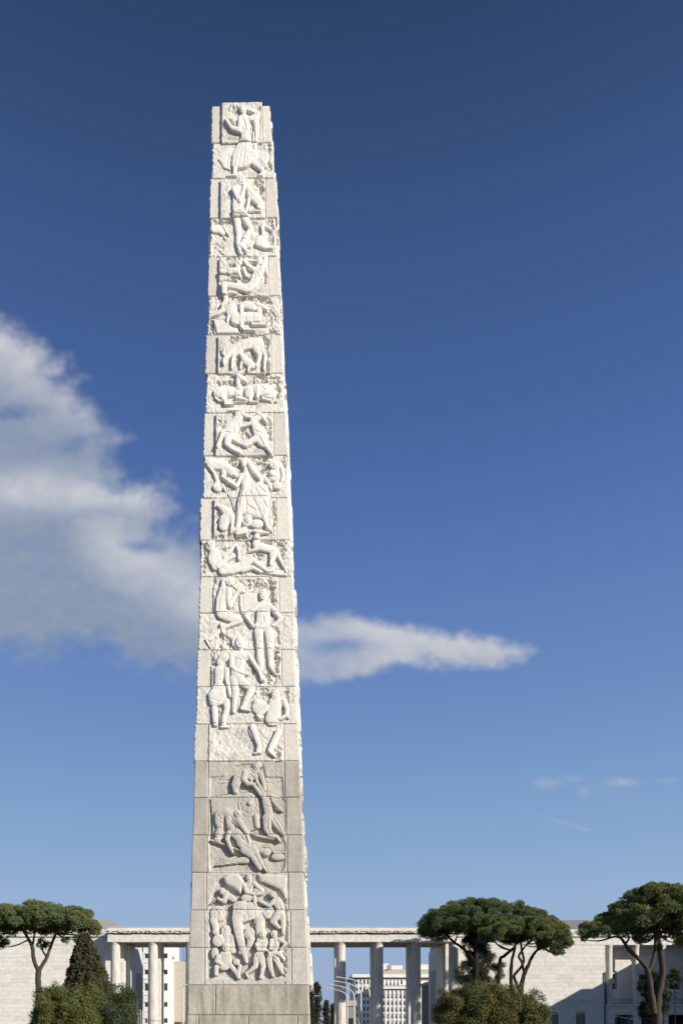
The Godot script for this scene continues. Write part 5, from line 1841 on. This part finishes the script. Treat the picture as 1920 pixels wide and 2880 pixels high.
	limb(0.15, [742, 1162, 76, 832, 1242, 50, 872, 1322, 38, 922, 1402, 28])
	limb(0.13, [832, 1142, 55, 902, 1262, 38, 942, 1352, 28, 1002, 1432, 18])
	limb(0.18, [650, 802, 38, 702, 882, 33, 762, 972, 30, 790, 1080, 22])
	hand(0.17, 788, 1085, 0, 1, 30)
	for f in [[400, 740, 440, 790, 460, 790], [420, 830, 470, 850], [470, 720, 490, 800, 500, 850], [390, 900, 440, 905], [560, 760, 600, 830], [690, 1000, 720, 1060], [660, 990, 740, 1060], [720, 1110, 780, 1150], [830, 1230, 870, 1250], [640, 950, 600, 1000]]:
		cut(0.045, 8, f)
	limb(0.04, [390, 1352, 16, 560, 1322, 25, 690, 1292, 45, 755, 1292, 48])
	limb(0.06, [920, 1172, 30, 1002, 1192, 60])
	egg(0.1, 1002, 1202, 50, 50)
	egg(0.05, 1140, 1252, 92, 50)
	limb(0.07, [1090, 1197, 22, 1222, 1197, 16])
	for k in 6:
		cut(0.035, 8, [310 + 20 * (k % 2), 1290 + k * 26, 420, 1275 + k * 28, 560, 1310 + k * 22, 760, 1350 + k * 14])
		cut(0.03, 7, [1000 + 20 * (k % 3), 1290 + k * 24, 1100, 1310 + k * 22, 1200, 1300 + k * 22])
	# --- elephants, musicians and dancers
	sheet(510, 2430, 0.2423)
	plate(-0.065, 20, [320, 540, 330, 400, 400, 190, 500, 120, 880, 112, 1100, 250, 1215, 420, 1220, 520, 1235, 900, 1270, 960, 1190, 1020, 1205, 1320, 290, 1330, 290, 1000, 320, 940])
	plate(0.2, 40, [480, 150, 540, 106, 660, 102, 740, 200, 690, 350, 600, 280, 510, 230])
	plate(0.12, 40, [890, 112, 1228, 120, 1222, 420, 1140, 290, 1000, 230, 905, 190])
	pit(0.08, 570, 290, 90, 45)
	limb(0.12, [790, 235, 62, 780, 302, 60])
	face_head(0.14, 785, 158, 38, 48, 0)
	limb(0.16, [730, 242, 30, 752, 322, 28, 842, 347, 22])
	limb(0.16, [850, 222, 32, 930, 302, 30, 872, 347, 22])
	egg(0.12, 900, 312, 72, 56)
	egg(0.11, 760, 390, 76, 50)
	limb(0.13, [850, 382, 30, 850, 442, 25, 872, 484, 16])
	limb(0.05, [900, 560, 76, 910, 682, 72, 920, 802, 60])
	egg(0.03, 1010, 562, 92, 82)
	plate(0.14, 20, [930, 560, 1000, 520, 1050, 560, 1030, 632, 970, 632])
	egg(0.13, 800, 540, 102, 112)
	egg(0.03, 420, 570, 96, 102)
	limb(0.03, [370, 642, 50, 402, 742, 45])
	limb(0.05, [520, 762, 70, 520, 902, 60, 600, 1002, 42])
	limb(0.03, [590, 832, 40, 602, 962, 34])
	egg(0.14, 790, 802, 66, 76)
	limb(0.14, [810, 862, 50, 790, 932, 40, 752, 1012, 28])
	limb(0.17, [680, 520, 92, 652, 622, 76, 660, 742, 66, 682, 852, 58, 702, 952, 50, 732, 1032, 40, 756, 1132, 25])
	egg(0.15, 690, 490, 102, 72)
	egg(0.15, 740, 592, 52, 58)
	egg(0.2, 700, 572, 22, 14)
	limb(0.15, [720, 662, 22, 800, 640, 16])
	pit(0.07, 770, 705, 55, 30)
	for k in 5:
		cut(0.02, 6, [610 + k * 8, 760 + k * 62, 665 + k * 10, 775 + k * 62, 725 + k * 8, 760 + k * 62])
	limb(0.11, [540, 362, 50, 602, 402, 46])
	face_head(0.14, 475, 312, 38, 44, 0, -0.3)
	limb(0.15, [520, 332, 42, 502, 432, 32, 430, 402, 20])
	limb(0.12, [430, 380, 9, 345, 462, 8])
	limb(0.12, [1110, 432, 66, 1150, 502, 60, 1142, 572, 55])
	face_head(0.14, 1060, 350, 46, 42, -10, -0.3)
	limb(0.15, [1070, 432, 35, 1020, 482, 28, 912, 432, 20])
	limb(0.14, [1120, 592, 55, 1062, 662, 42, 1132, 732, 26])
	limb(0.14, [1175, 602, 45, 1182, 702, 38, 1182, 802, 23])
	egg(0.08, 932, 790, 70, 50)
	limb(0.13, [940, 902, 80, 930, 972, 70])
	face_head(0.16, 945, 822, 40, 46, 0)
	limb(0.18, [870, 930, 26, 890, 992, 24, 1000, 997, 18])
	egg(0.14, 900, 1062, 66, 54)
	limb(0.14, [870, 1102, 45, 860, 1182, 38, 802, 1232, 28, 752, 1262, 22, 772, 1308, 16])
	limb(0.16, [930, 1092, 50, 950, 1182, 40, 935, 1262, 28, 918, 1312, 24])
	limb(0.13, [1090, 892, 62, 1082, 962, 58])
	face_head(0.16, 1075, 807, 42, 47, 0)
	limb(0.16, [1140, 872, 28, 1212, 922, 26, 1150, 987, 18])
	limb(0.16, [1040, 882, 25, 1030, 982, 20])
	plate(0.26, 30, [1000, 1010, 1160, 1000, 1212, 1100, 1190, 1132, 1100, 1062, 980, 1112])
	limb(0.14, [1020, 1092, 42, 1032, 1192, 36, 1062, 1292, 24])
	limb(0.14, [1100, 1092, 45, 1142, 1192, 36, 1172, 1262, 22])
	limb(0.13, [510, 1072, 86, 520, 1142, 76])
	egg(0.14, 515, 945, 46, 34)
	face_head(0.16, 515, 965, 44, 48, 0)
	limb(0.17, [430, 1072, 36, 412, 1122, 32, 472, 1162, 26])
	egg(0.15, 500, 1192, 66, 44)
	limb(0.13, [410, 1192, 38, 402, 1272, 28])
	limb(0.14, [580, 1182, 36, 642, 1262, 30, 662, 1312, 26])
	limb(0.15, [680, 1182, 30, 662, 1252, 26, 672, 1312, 22])
	egg(0.13, 400, 782, 45, 42)
	egg(0.09, 430, 882, 76, 82)
	egg(0.06, 390, 1032, 50, 80)
	egg(0.13, 640, 1132, 45, 42)
	egg(0.12, 690, 1022, 36, 34)
	for f in [[380, 500, 430, 560, 420, 660], [480, 540, 510, 640], [460, 700, 500, 760, 480, 840], [560, 800, 550, 920], [850, 540, 860, 660, 850, 760], [960, 660, 980, 740], [640, 470, 620, 560], [750, 470, 770, 540], [690, 530, 760, 560, 780, 620], [790, 750, 830, 820], [760, 830, 800, 900], [1130, 450, 1160, 540], [1090, 590, 1160, 600], [1160, 620, 1150, 700], [900, 870, 980, 880], [930, 910, 935, 980], [1080, 870, 1085, 960], [1040, 1040, 1100, 1120], [900, 1140, 930, 1200], [1110, 1120, 1150, 1180], [440, 860, 470, 920], [790, 260, 785, 330], [760, 280, 820, 285], [880, 290, 930, 330]]:
		cut(0.045, 7, f)
	pit(0.06, 1212, 700, 26, 190)
	pit(0.06, 1190, 1130, 28, 190)
	cut(0.03, 7, [860, 1040, 880, 1090])
	cut(0.03, 7, [890, 1035, 905, 1090])
	cut(0.03, 7, [920, 1040, 930, 1090])
	cut(0.03, 7, [1050, 1020, 1080, 1060, 1150, 1080])

# the outline of every figure is undercut with a narrow trench
func trench() -> void:
	for j in range(2, NY - 2):
		for i in range(2, NX - 2):
			var k := j * NX + i
			if M[k] > 0.0:
				continue
			if M[k - 1] + M[k + 1] + M[k - NX] + M[k + NX] > 0.0:
				H[k] -= 0.055
			elif M[k - 2] + M[k + 2] + M[k - 2 * NX] + M[k + 2 * NX] > 0.0:
				H[k] -= 0.02

func edge_l(v: float) -> float:
	return 596.0 - (v - 297.0) * 0.0275

func edge_r(v: float) -> float:
	return 762.0 + (v - 297.0) * 0.0425

# a point of the shaft: sheet units u, v, height over the face; which face 0 front, 1 east flank, 2 west flank
func on_face(face: int, u: float, v: float, z: float, in_l: float, in_r: float) -> Vector3:
	var k := (AY - v) / F
	var y := (EYE + 35.0 * k) / (1.0 - 0.031 * k)
	var d := 35.0 + 0.031 * y
	var tilt := 0.009
	var mid := (0.5 * (edge_l(v) + edge_r(v)) - AX) * d / F
	if face == 0:
		var x := (u - AX) * d / F
		return Vector3(x, y, -d + z + (x - mid) * tilt)
	var w := (edge_r(v) - edge_l(v)) * d / F
	if face == 1:
		var xr := (edge_r(v) + in_r - AX) * d / F
		var s := u * w
		return Vector3(xr + z + s * tilt, y, -d - s + (xr - mid) * tilt)
	var xl := (edge_l(v) + in_l - AX) * d / F
	var s2 := (1.0 - u) * w
	return Vector3(xl - z + s2 * tilt, y, -d - s2 + (xl - mid) * tilt)

func carved(a: PackedFloat32Array, u: float, v: float) -> float:
	var x := clampf((u - U0) / ST, 0, NX - 1.01)
	var y := clampf((v - V0) / ST, 0, NY - 1.01)
	var i := int(x)
	var j := int(y)
	var fx := x - i
	var fy := y - j
	var k := j * NX + i
	return lerpf(lerpf(a[k], a[k + 1], fx), lerpf(a[k + NX], a[k + NX + 1], fx), fy)

# kind: 0 bush-hammered border, 1 relief ground, 2 weathered plain ashlar
func stone(parent: Node3D, called: String, face: int, ul0: float, ul1: float, ur0: float, ur1: float, v0: float, v1: float, level: float, kind: int, grid: float, rag_l: bool, rag_r: bool, in_l: float, in_r: float) -> void:
	var side := face != 0
	var nx := maxi(3, int(ceil((maxf(ur0 - ul0, ur1 - ul1) if not side else 150.0) / grid)))
	var ny := maxi(3, int(ceil((v1 - v0) / grid)))
	var cols := nx + 1
	var P := PackedVector3Array()
	var C := PackedColorArray()
	P.resize(cols * (ny + 1))
	C.resize(P.size())
	var tone := rng.randf_range(0.96, 1.03)
	if kind == 0:
		tone *= rng.randf_range(0.88, 1.0)
	var seed_ := rng.randf() * 900.0
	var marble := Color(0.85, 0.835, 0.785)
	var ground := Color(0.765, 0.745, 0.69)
	var border := Color(0.755, 0.73, 0.67)
	var inset := 0.35
	for j in ny + 1:
		var tj := j / float(ny)
		var v := lerpf(v0 + inset, v1 - inset, tj)
		var lu := lerpf(ul0, ul1, tj)
		var ru := lerpf(ur0, ur1, tj)
		# weathered grey towards the foot; the step at the fishers' scene is where cleaner stone ends
		var age := 0.0
		if v > 2141.0:
			age = 0.72 if v < 2454.0 else 0.50
		elif v > 1600.0:
			age = 0.10 * (v - 1600.0) / 540.0
		for i in cols:
			var ti := i / float(nx)
			var u := lerpf(lu, ru, ti)
			if not side:
				u = lerpf(lu + inset, ru - inset, ti)
			var h := 0.0
			var m := 0.0
			var su := u
			var sv := v
			if side:
				# the flanks carry other scenes of the same kind
				var shift := 550.0 if face == 1 else 880.0
				sv = 300.0 + fposmod(v - 300.0 + shift, 1830.0)
				var us := u if face == 1 else 1.0 - u
				su = lerpf(edge_l(sv) + 4, edge_r(sv) - 4, us)
			if kind == 1:
				h = carved(H, su, sv)
				m = carved(M, su, sv)
			var nz := 0.0
			var fine := n_fine.get_noise_2d(su + seed_, sv)
			if kind == 1:
				var cell := n_cell.get_noise_2d(su * 0.62 + seed_, sv * 0.62 + su * 0.12)
				var md := n_mid.get_noise_2d(su * 1.2 + seed_, sv * 1.2)
				nz = (cell * 0.034 + md * 0.020 + fine * 0.004) * (1.0 - 0.97 * m) + (md * 0.004 + n_mid.get_noise_2d(su * 3.1, sv * 3.1) * 0.004) * m
				if v > 2141.0 and not side:
					nz *= 0.62
			elif kind == 0:
				nz = fine * 0.005 + n_mid.get_noise_2d(su * 2.4 + seed_, sv * 2.4) * 0.007
			else:
				nz = fine * 0.004 + n_mid.get_noise_2d(su * 1.2, sv * 1.2) * 0.006
			var z := level + h + nz
			if side:
				var e := minf(u, 1.0 - u)
				z = level + (h * (0.95 if face == 1 else 0.7) + nz * 1.3) * smoothstep(0.0, 0.05, e)
				if z > 0.0:
					z *= smoothstep(-0.02, 0.06, e)
			# arrises: worn back at the joints
			var ex := minf((ti if not side else ti) * nx, (1.0 - ti) * nx) * grid
			var ey := minf(tj, 1.0 - tj) * (v1 - v0)
			var arris := minf(ey, ex if not side else 99.0)
			if arris < 1.4:
				z -= 0.035 * (1.0 - arris / 1.4)
			var uu := u
			if not side:
				var chip := n_mid.get_noise_2d(seed_ * 3.0, sv * 1.5) * (5.0 if rag_l and kind == 0 else 4.0) + n_fine.get_noise_2d(seed_ * 3.0, sv * 0.7) * 1.1 - 0.5
				if rag_l:
					uu += -chip * (1.0 - smoothstep(0.0, 0.12, ti))
				if rag_r:
					uu += chip * (1.0 - smoothstep(0.0, 0.12, 1.0 - ti))
			P[j * cols + i] = on_face(face, uu, v, z, in_l, in_r)
			var c := border
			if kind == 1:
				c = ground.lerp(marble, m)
			elif kind == 2:
				c = Color(0.45, 0.42, 0.36)
			var stain := n_low.get_noise_2d(su * 1.4 + seed_, sv * 0.7)
			var speck := n_fine.get_noise_2d(su * 2.0 + 50, sv * 2.0)
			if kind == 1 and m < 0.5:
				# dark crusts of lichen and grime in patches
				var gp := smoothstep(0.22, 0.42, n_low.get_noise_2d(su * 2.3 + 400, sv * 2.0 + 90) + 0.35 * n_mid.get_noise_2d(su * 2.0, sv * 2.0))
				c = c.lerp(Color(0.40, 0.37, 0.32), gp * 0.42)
			var f := tone * (1.0 + 0.10 * stain + 0.05 * speck * (1.0 - m))
			if kind == 2:
				# rain streaks
				f *= 0.94 + 0.42 * n_low.get_noise_2d(su * 2.6, sv * 0.5) + 0.08 * n_mid.get_noise_2d(su, sv)
			elif age > 0.0:
				var gr := c.lerp(Color(0.42, 0.395, 0.345), age)
				c = gr
				f *= 1.0 + age * 0.22 * n_low.get_noise_2d(su * 2.2 + 31, sv * 1.1)
			C[j * cols + i] = Color(c.r * f, c.g * f * (1.0 - 0.01 * stain), c.b * f * (1.0 - 0.035 * stain))
	var N := PackedVector3Array()
	N.resize(P.size())
	for j in ny + 1:
		for i in cols:
			var k := j * cols + i
			var du := P[k + 1 if i < nx else k] - P[k - 1 if i > 0 else k]
			var dv := P[k - cols if j > 0 else k] - P[k + cols if j < ny else k]
			N[k] = du.cross(dv).normalized()
	var ix := PackedInt32Array()
	ix.resize(nx * ny * 6)
	var q := 0
	for j in ny:
		for i in nx:
			var dd := j * cols + i
			var cc := dd + 1
			var a := dd + cols
			var b := a + 1
			ix[q] = a
			ix[q + 1] = cc
			ix[q + 2] = b
			ix[q + 3] = a
			ix[q + 4] = dd
			ix[q + 5] = cc
			q += 6
	# the block's sides, going back into the shaft
	var rim := PackedInt32Array()
	for i in cols:
		rim.append(ny * cols + i)
	for j in range(ny - 1, -1, -1):
		rim.append(j * cols + nx)
	for i in range(nx - 1, -1, -1):
		rim.append(i)
	for j in range(1, ny + 1):
		rim.append(j * cols)
	var back := Vector3(0, 0, -0.42)
	if face == 1:
		back = Vector3(-0.42, 0, 0)
	elif face == 2:
		back = Vector3(0.42, 0, 0)
	for r in rim.size() - 1:
		var p0 := P[rim[r]]
		var p1 := P[rim[r + 1]]
		var nn := (p1 - p0).cross(-back).normalized()
		var k := P.size()
		P.append(p0 + back)
		P.append(p1 + back)
		P.append(p1)
		P.append(p0)
		var c0 := C[rim[r]]
		for e in 4:
			N.append(nn)
			C.append(c0)
		for e in [0, 2, 1, 0, 3, 2]:
			ix.append(k + e)
	var arr := []
	arr.resize(Mesh.ARRAY_MAX)
	arr[Mesh.ARRAY_VERTEX] = P
	arr[Mesh.ARRAY_NORMAL] = N
	arr[Mesh.ARRAY_COLOR] = C
	arr[Mesh.ARRAY_INDEX] = ix
	var mesh := ArrayMesh.new()
	mesh.add_surface_from_arrays(Mesh.PRIMITIVE_TRIANGLES, arr)
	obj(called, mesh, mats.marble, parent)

func make_obelisk() -> void:
	carve()
	trench()
	var o := thing("obelisk", "towering pale marble obelisk covered with carved relief panels of people and animals", "obelisk")
	# courses from the top: foot of the course, then for bordered ones the panel's two edges, then the course's own edge shifts
	var rows := [[297.0, 401.0, 624.0, 737.0, 0.0, -2.0], [401.0, 500.0, 0.0, 0.0, 5.0, 1.0], [500.0, 612.5, 620.5, 746.0, 1.0, 5.0], [612.5, 720.0, 0.0, 0.0, 6.0, -1.0],
		[720.0, 832.0, 616.5, 755.0, 2.0, 4.0], [832.0, 940.0, 0.0, 0.0, 6.0, 0.5], [940.0, 1050.0, 613.0, 762.0, 1.0, 3.0], [1050.0, 1160.0, 0.0, 0.0, 6.0, 2.0],
		[1160.0, 1281.0, 607.0, 769.0, 2.0, 5.0], [1281.0, 1399.5, 0.0, 0.0, 5.0, 1.5], [1399.5, 1518.5, 602.0, 777.0, -1.5, 4.0], [1518.5, 1621.0, 0.0, 0.0, 4.5, 3.0],
		[1621.0, 1723.5, 599.0, 784.5, 3.0, 6.0], [1723.5, 1826.5, 0.0, 0.0, 3.5, 4.0], [1826.5, 1931.0, 593.0, 791.0, 1.0, 1.5], [1931.0, 2035.7, 0.0, 0.0, 3.0, 0.5],
		[2035.7, 2140.0, 587.0, 798.0, -1.0, 2.5], [2140.0, 2243.0, 586.0, 800.0, 2.0, 1.0], [2243.0, 2348.5, 585.5, 804.8, 2.0, 1.5], [2348.5, 2453.5, 582.0, 807.5, 1.0, 1.5],
		[2453.5, 2559.5, 580.0, 811.0, 2.5, -0.5], [2559.5, 2665.0, 574.0, 816.5, 1.0, 0.5], [2665.0, 2770.5, 575.0, 819.5, 0.5, 1.5]]
	for r in rows:
		var v0: float = r[0]
		var v1: float = r[1]
		var dl: float = r[4]
		var dr: float = r[5]
		var l0 := edge_l(v0) + dl
		var l1 := edge_l(v1) + dl
		var r0 := edge_r(v0) + dr
		var r1 := edge_r(v1) + dr
		if r[2] == 0.0:
			stone(o, "relief_block", 0, l0, l1, r0, r1, v0 + 0.0016 * (AY - v0), v1 + 0.0016 * (AY - v1), 0.06, 1, ST, true, true, dl, dr)
		else:
			var proud := 0.13
			if v0 > 2100.0:
				proud = 0.006
			elif v0 > 1590.0:
				proud = 0.06
			var lean := 0.0 if v0 > 2100.0 else 1.2
			var top := v0 - (12.0 if v0 < 300.0 else 0.0)
			stone(o, "border_stone", 0, l0, l1, r[2], r[2] - lean, v0, v1, 0.0, 0, ST * 1.15, v0 < 2100.0, false, dl, dr)
			var drop := proud / 36.5
			stone(o, "relief_block", 0, r[2], r[2] - lean, r[3], r[3] + lean, top + drop * (AY - top), v1 + drop * (AY - v1), proud, 1, ST, false, false, dl, dr)
			stone(o, "border_stone", 0, r[3], r[3] + lean, r0, r1, v0, v1, 0.0, 0, ST * 1.15, false, v0 < 2100.0, dl, dr)
		# the flanks
		var swell := (0.02 if r[2] == 0.0 else -0.03) + 0.09 * smoothstep(1400.0, 2600.0, v0)
		swell += rng.randf_range(-0.02, 0.07) * smoothstep(900.0, 1300.0, v0)
		stone(o, "flank_block", 1, 0.02, 0.02, 0.98, 0.98, v0, v1, swell, 1, 2.6, false, false, dl, dr)
		stone(o, "flank_block", 2, 0.02, 0.02, 0.98, 0.98, v0, v1, -0.03 + 0.13 * exp(-pow((v0 - 1400.0) / 110.0, 2)) + 0.12 * exp(-pow((v0 - 640.0) / 70.0, 2)) + 0.08 * exp(-pow((v0 - 1930.0) / 90.0, 2)) + 0.07 * exp(-pow((v0 - 2480.0) / 110.0, 2)), 1, 2.6, false, false, dl, dr)
	# plain base courses
	var vb := 2770.5
	var lb := edge_l(vb) + 0.5
	var rb := edge_r(vb) + 1.5
	stone(o, "base_block", 0, lb, lb - 1.5, 605.7, 605.7, vb, 2855.0, 0.004, 2, 1.6, false, false, 0.5, 1.5)
	stone(o, "base_block", 0, 605.7, 605.7, rb, rb + 2.5, vb, 2855.0, 0.0, 2, 1.6, false, false, 0.5, 1.5)
	var cuts := [524.5, 558.5, 697.8, 836.0, 871.0]
	for k in 4:
		stone(o, "base_block", 0, cuts[k] + (0.0 if k else 0.5), cuts[k] - (0.0 if k else 1.0), cuts[k + 1], cuts[k + 1] + (3.0 if k == 3 else 0.0), 2855.0, 2945.0, 0.002 * (k % 2), 2, 1.6, false, false, 0.5, 1.5)
	stone(o, "base_block", 1, 0.015, 0.015, 0.985, 0.985, vb, 2945.0, 0.0, 2, 4.0, false, false, 0.5, 1.5)
	stone(o, "base_block", 2, 0.015, 0.015, 0.985, 0.985, vb, 2945.0, 0.0, 2, 4.0, false, false, 0.5, 1.5)
	# the solid shaft behind the facing, and the plinth it stands on
	var s := Shape.new()
	var c := []
	for v in [2990.0, 300.0]:
		var ring := []
		for q in [[0, edge_l(v) + 8.0], [0, edge_r(v) - 6.0]]:
			ring.append(on_face(0, q[1], v, -0.12, 0, 0))
		var w: float = ring[1].x - ring[0].x
		c.append(ring[0])
		c.append(ring[1])
		c.append(ring[1] + Vector3(0, 0, -w))
		c.append(ring[0] + Vector3(0, 0, -w))
	s.col = Color(0.6, 0.56, 0.49)
	s.hexa(c)
	obj("shaft_core", s.done(), mats.marble, o)
	var p := Shape.new()
	var y0 := on_face(0, 700, 2945.0, 0, 0, 0).y
	p.box(Vector3(-5.4, 0.42, -41.3), Vector3(1.2, y0 + 0.02, -34.6))
	p.box(Vector3(-6.6, 0.0, -42.5), Vector3(2.4, 0.419, -33.4))
	obj("plinth", p.done(), stone_mat(Color(0.42, 0.39, 0.33), noise_tex(0.01, 71, Color(0.7, 0.7, 0.7), Color(1, 1, 1)), null, 0.3), o)
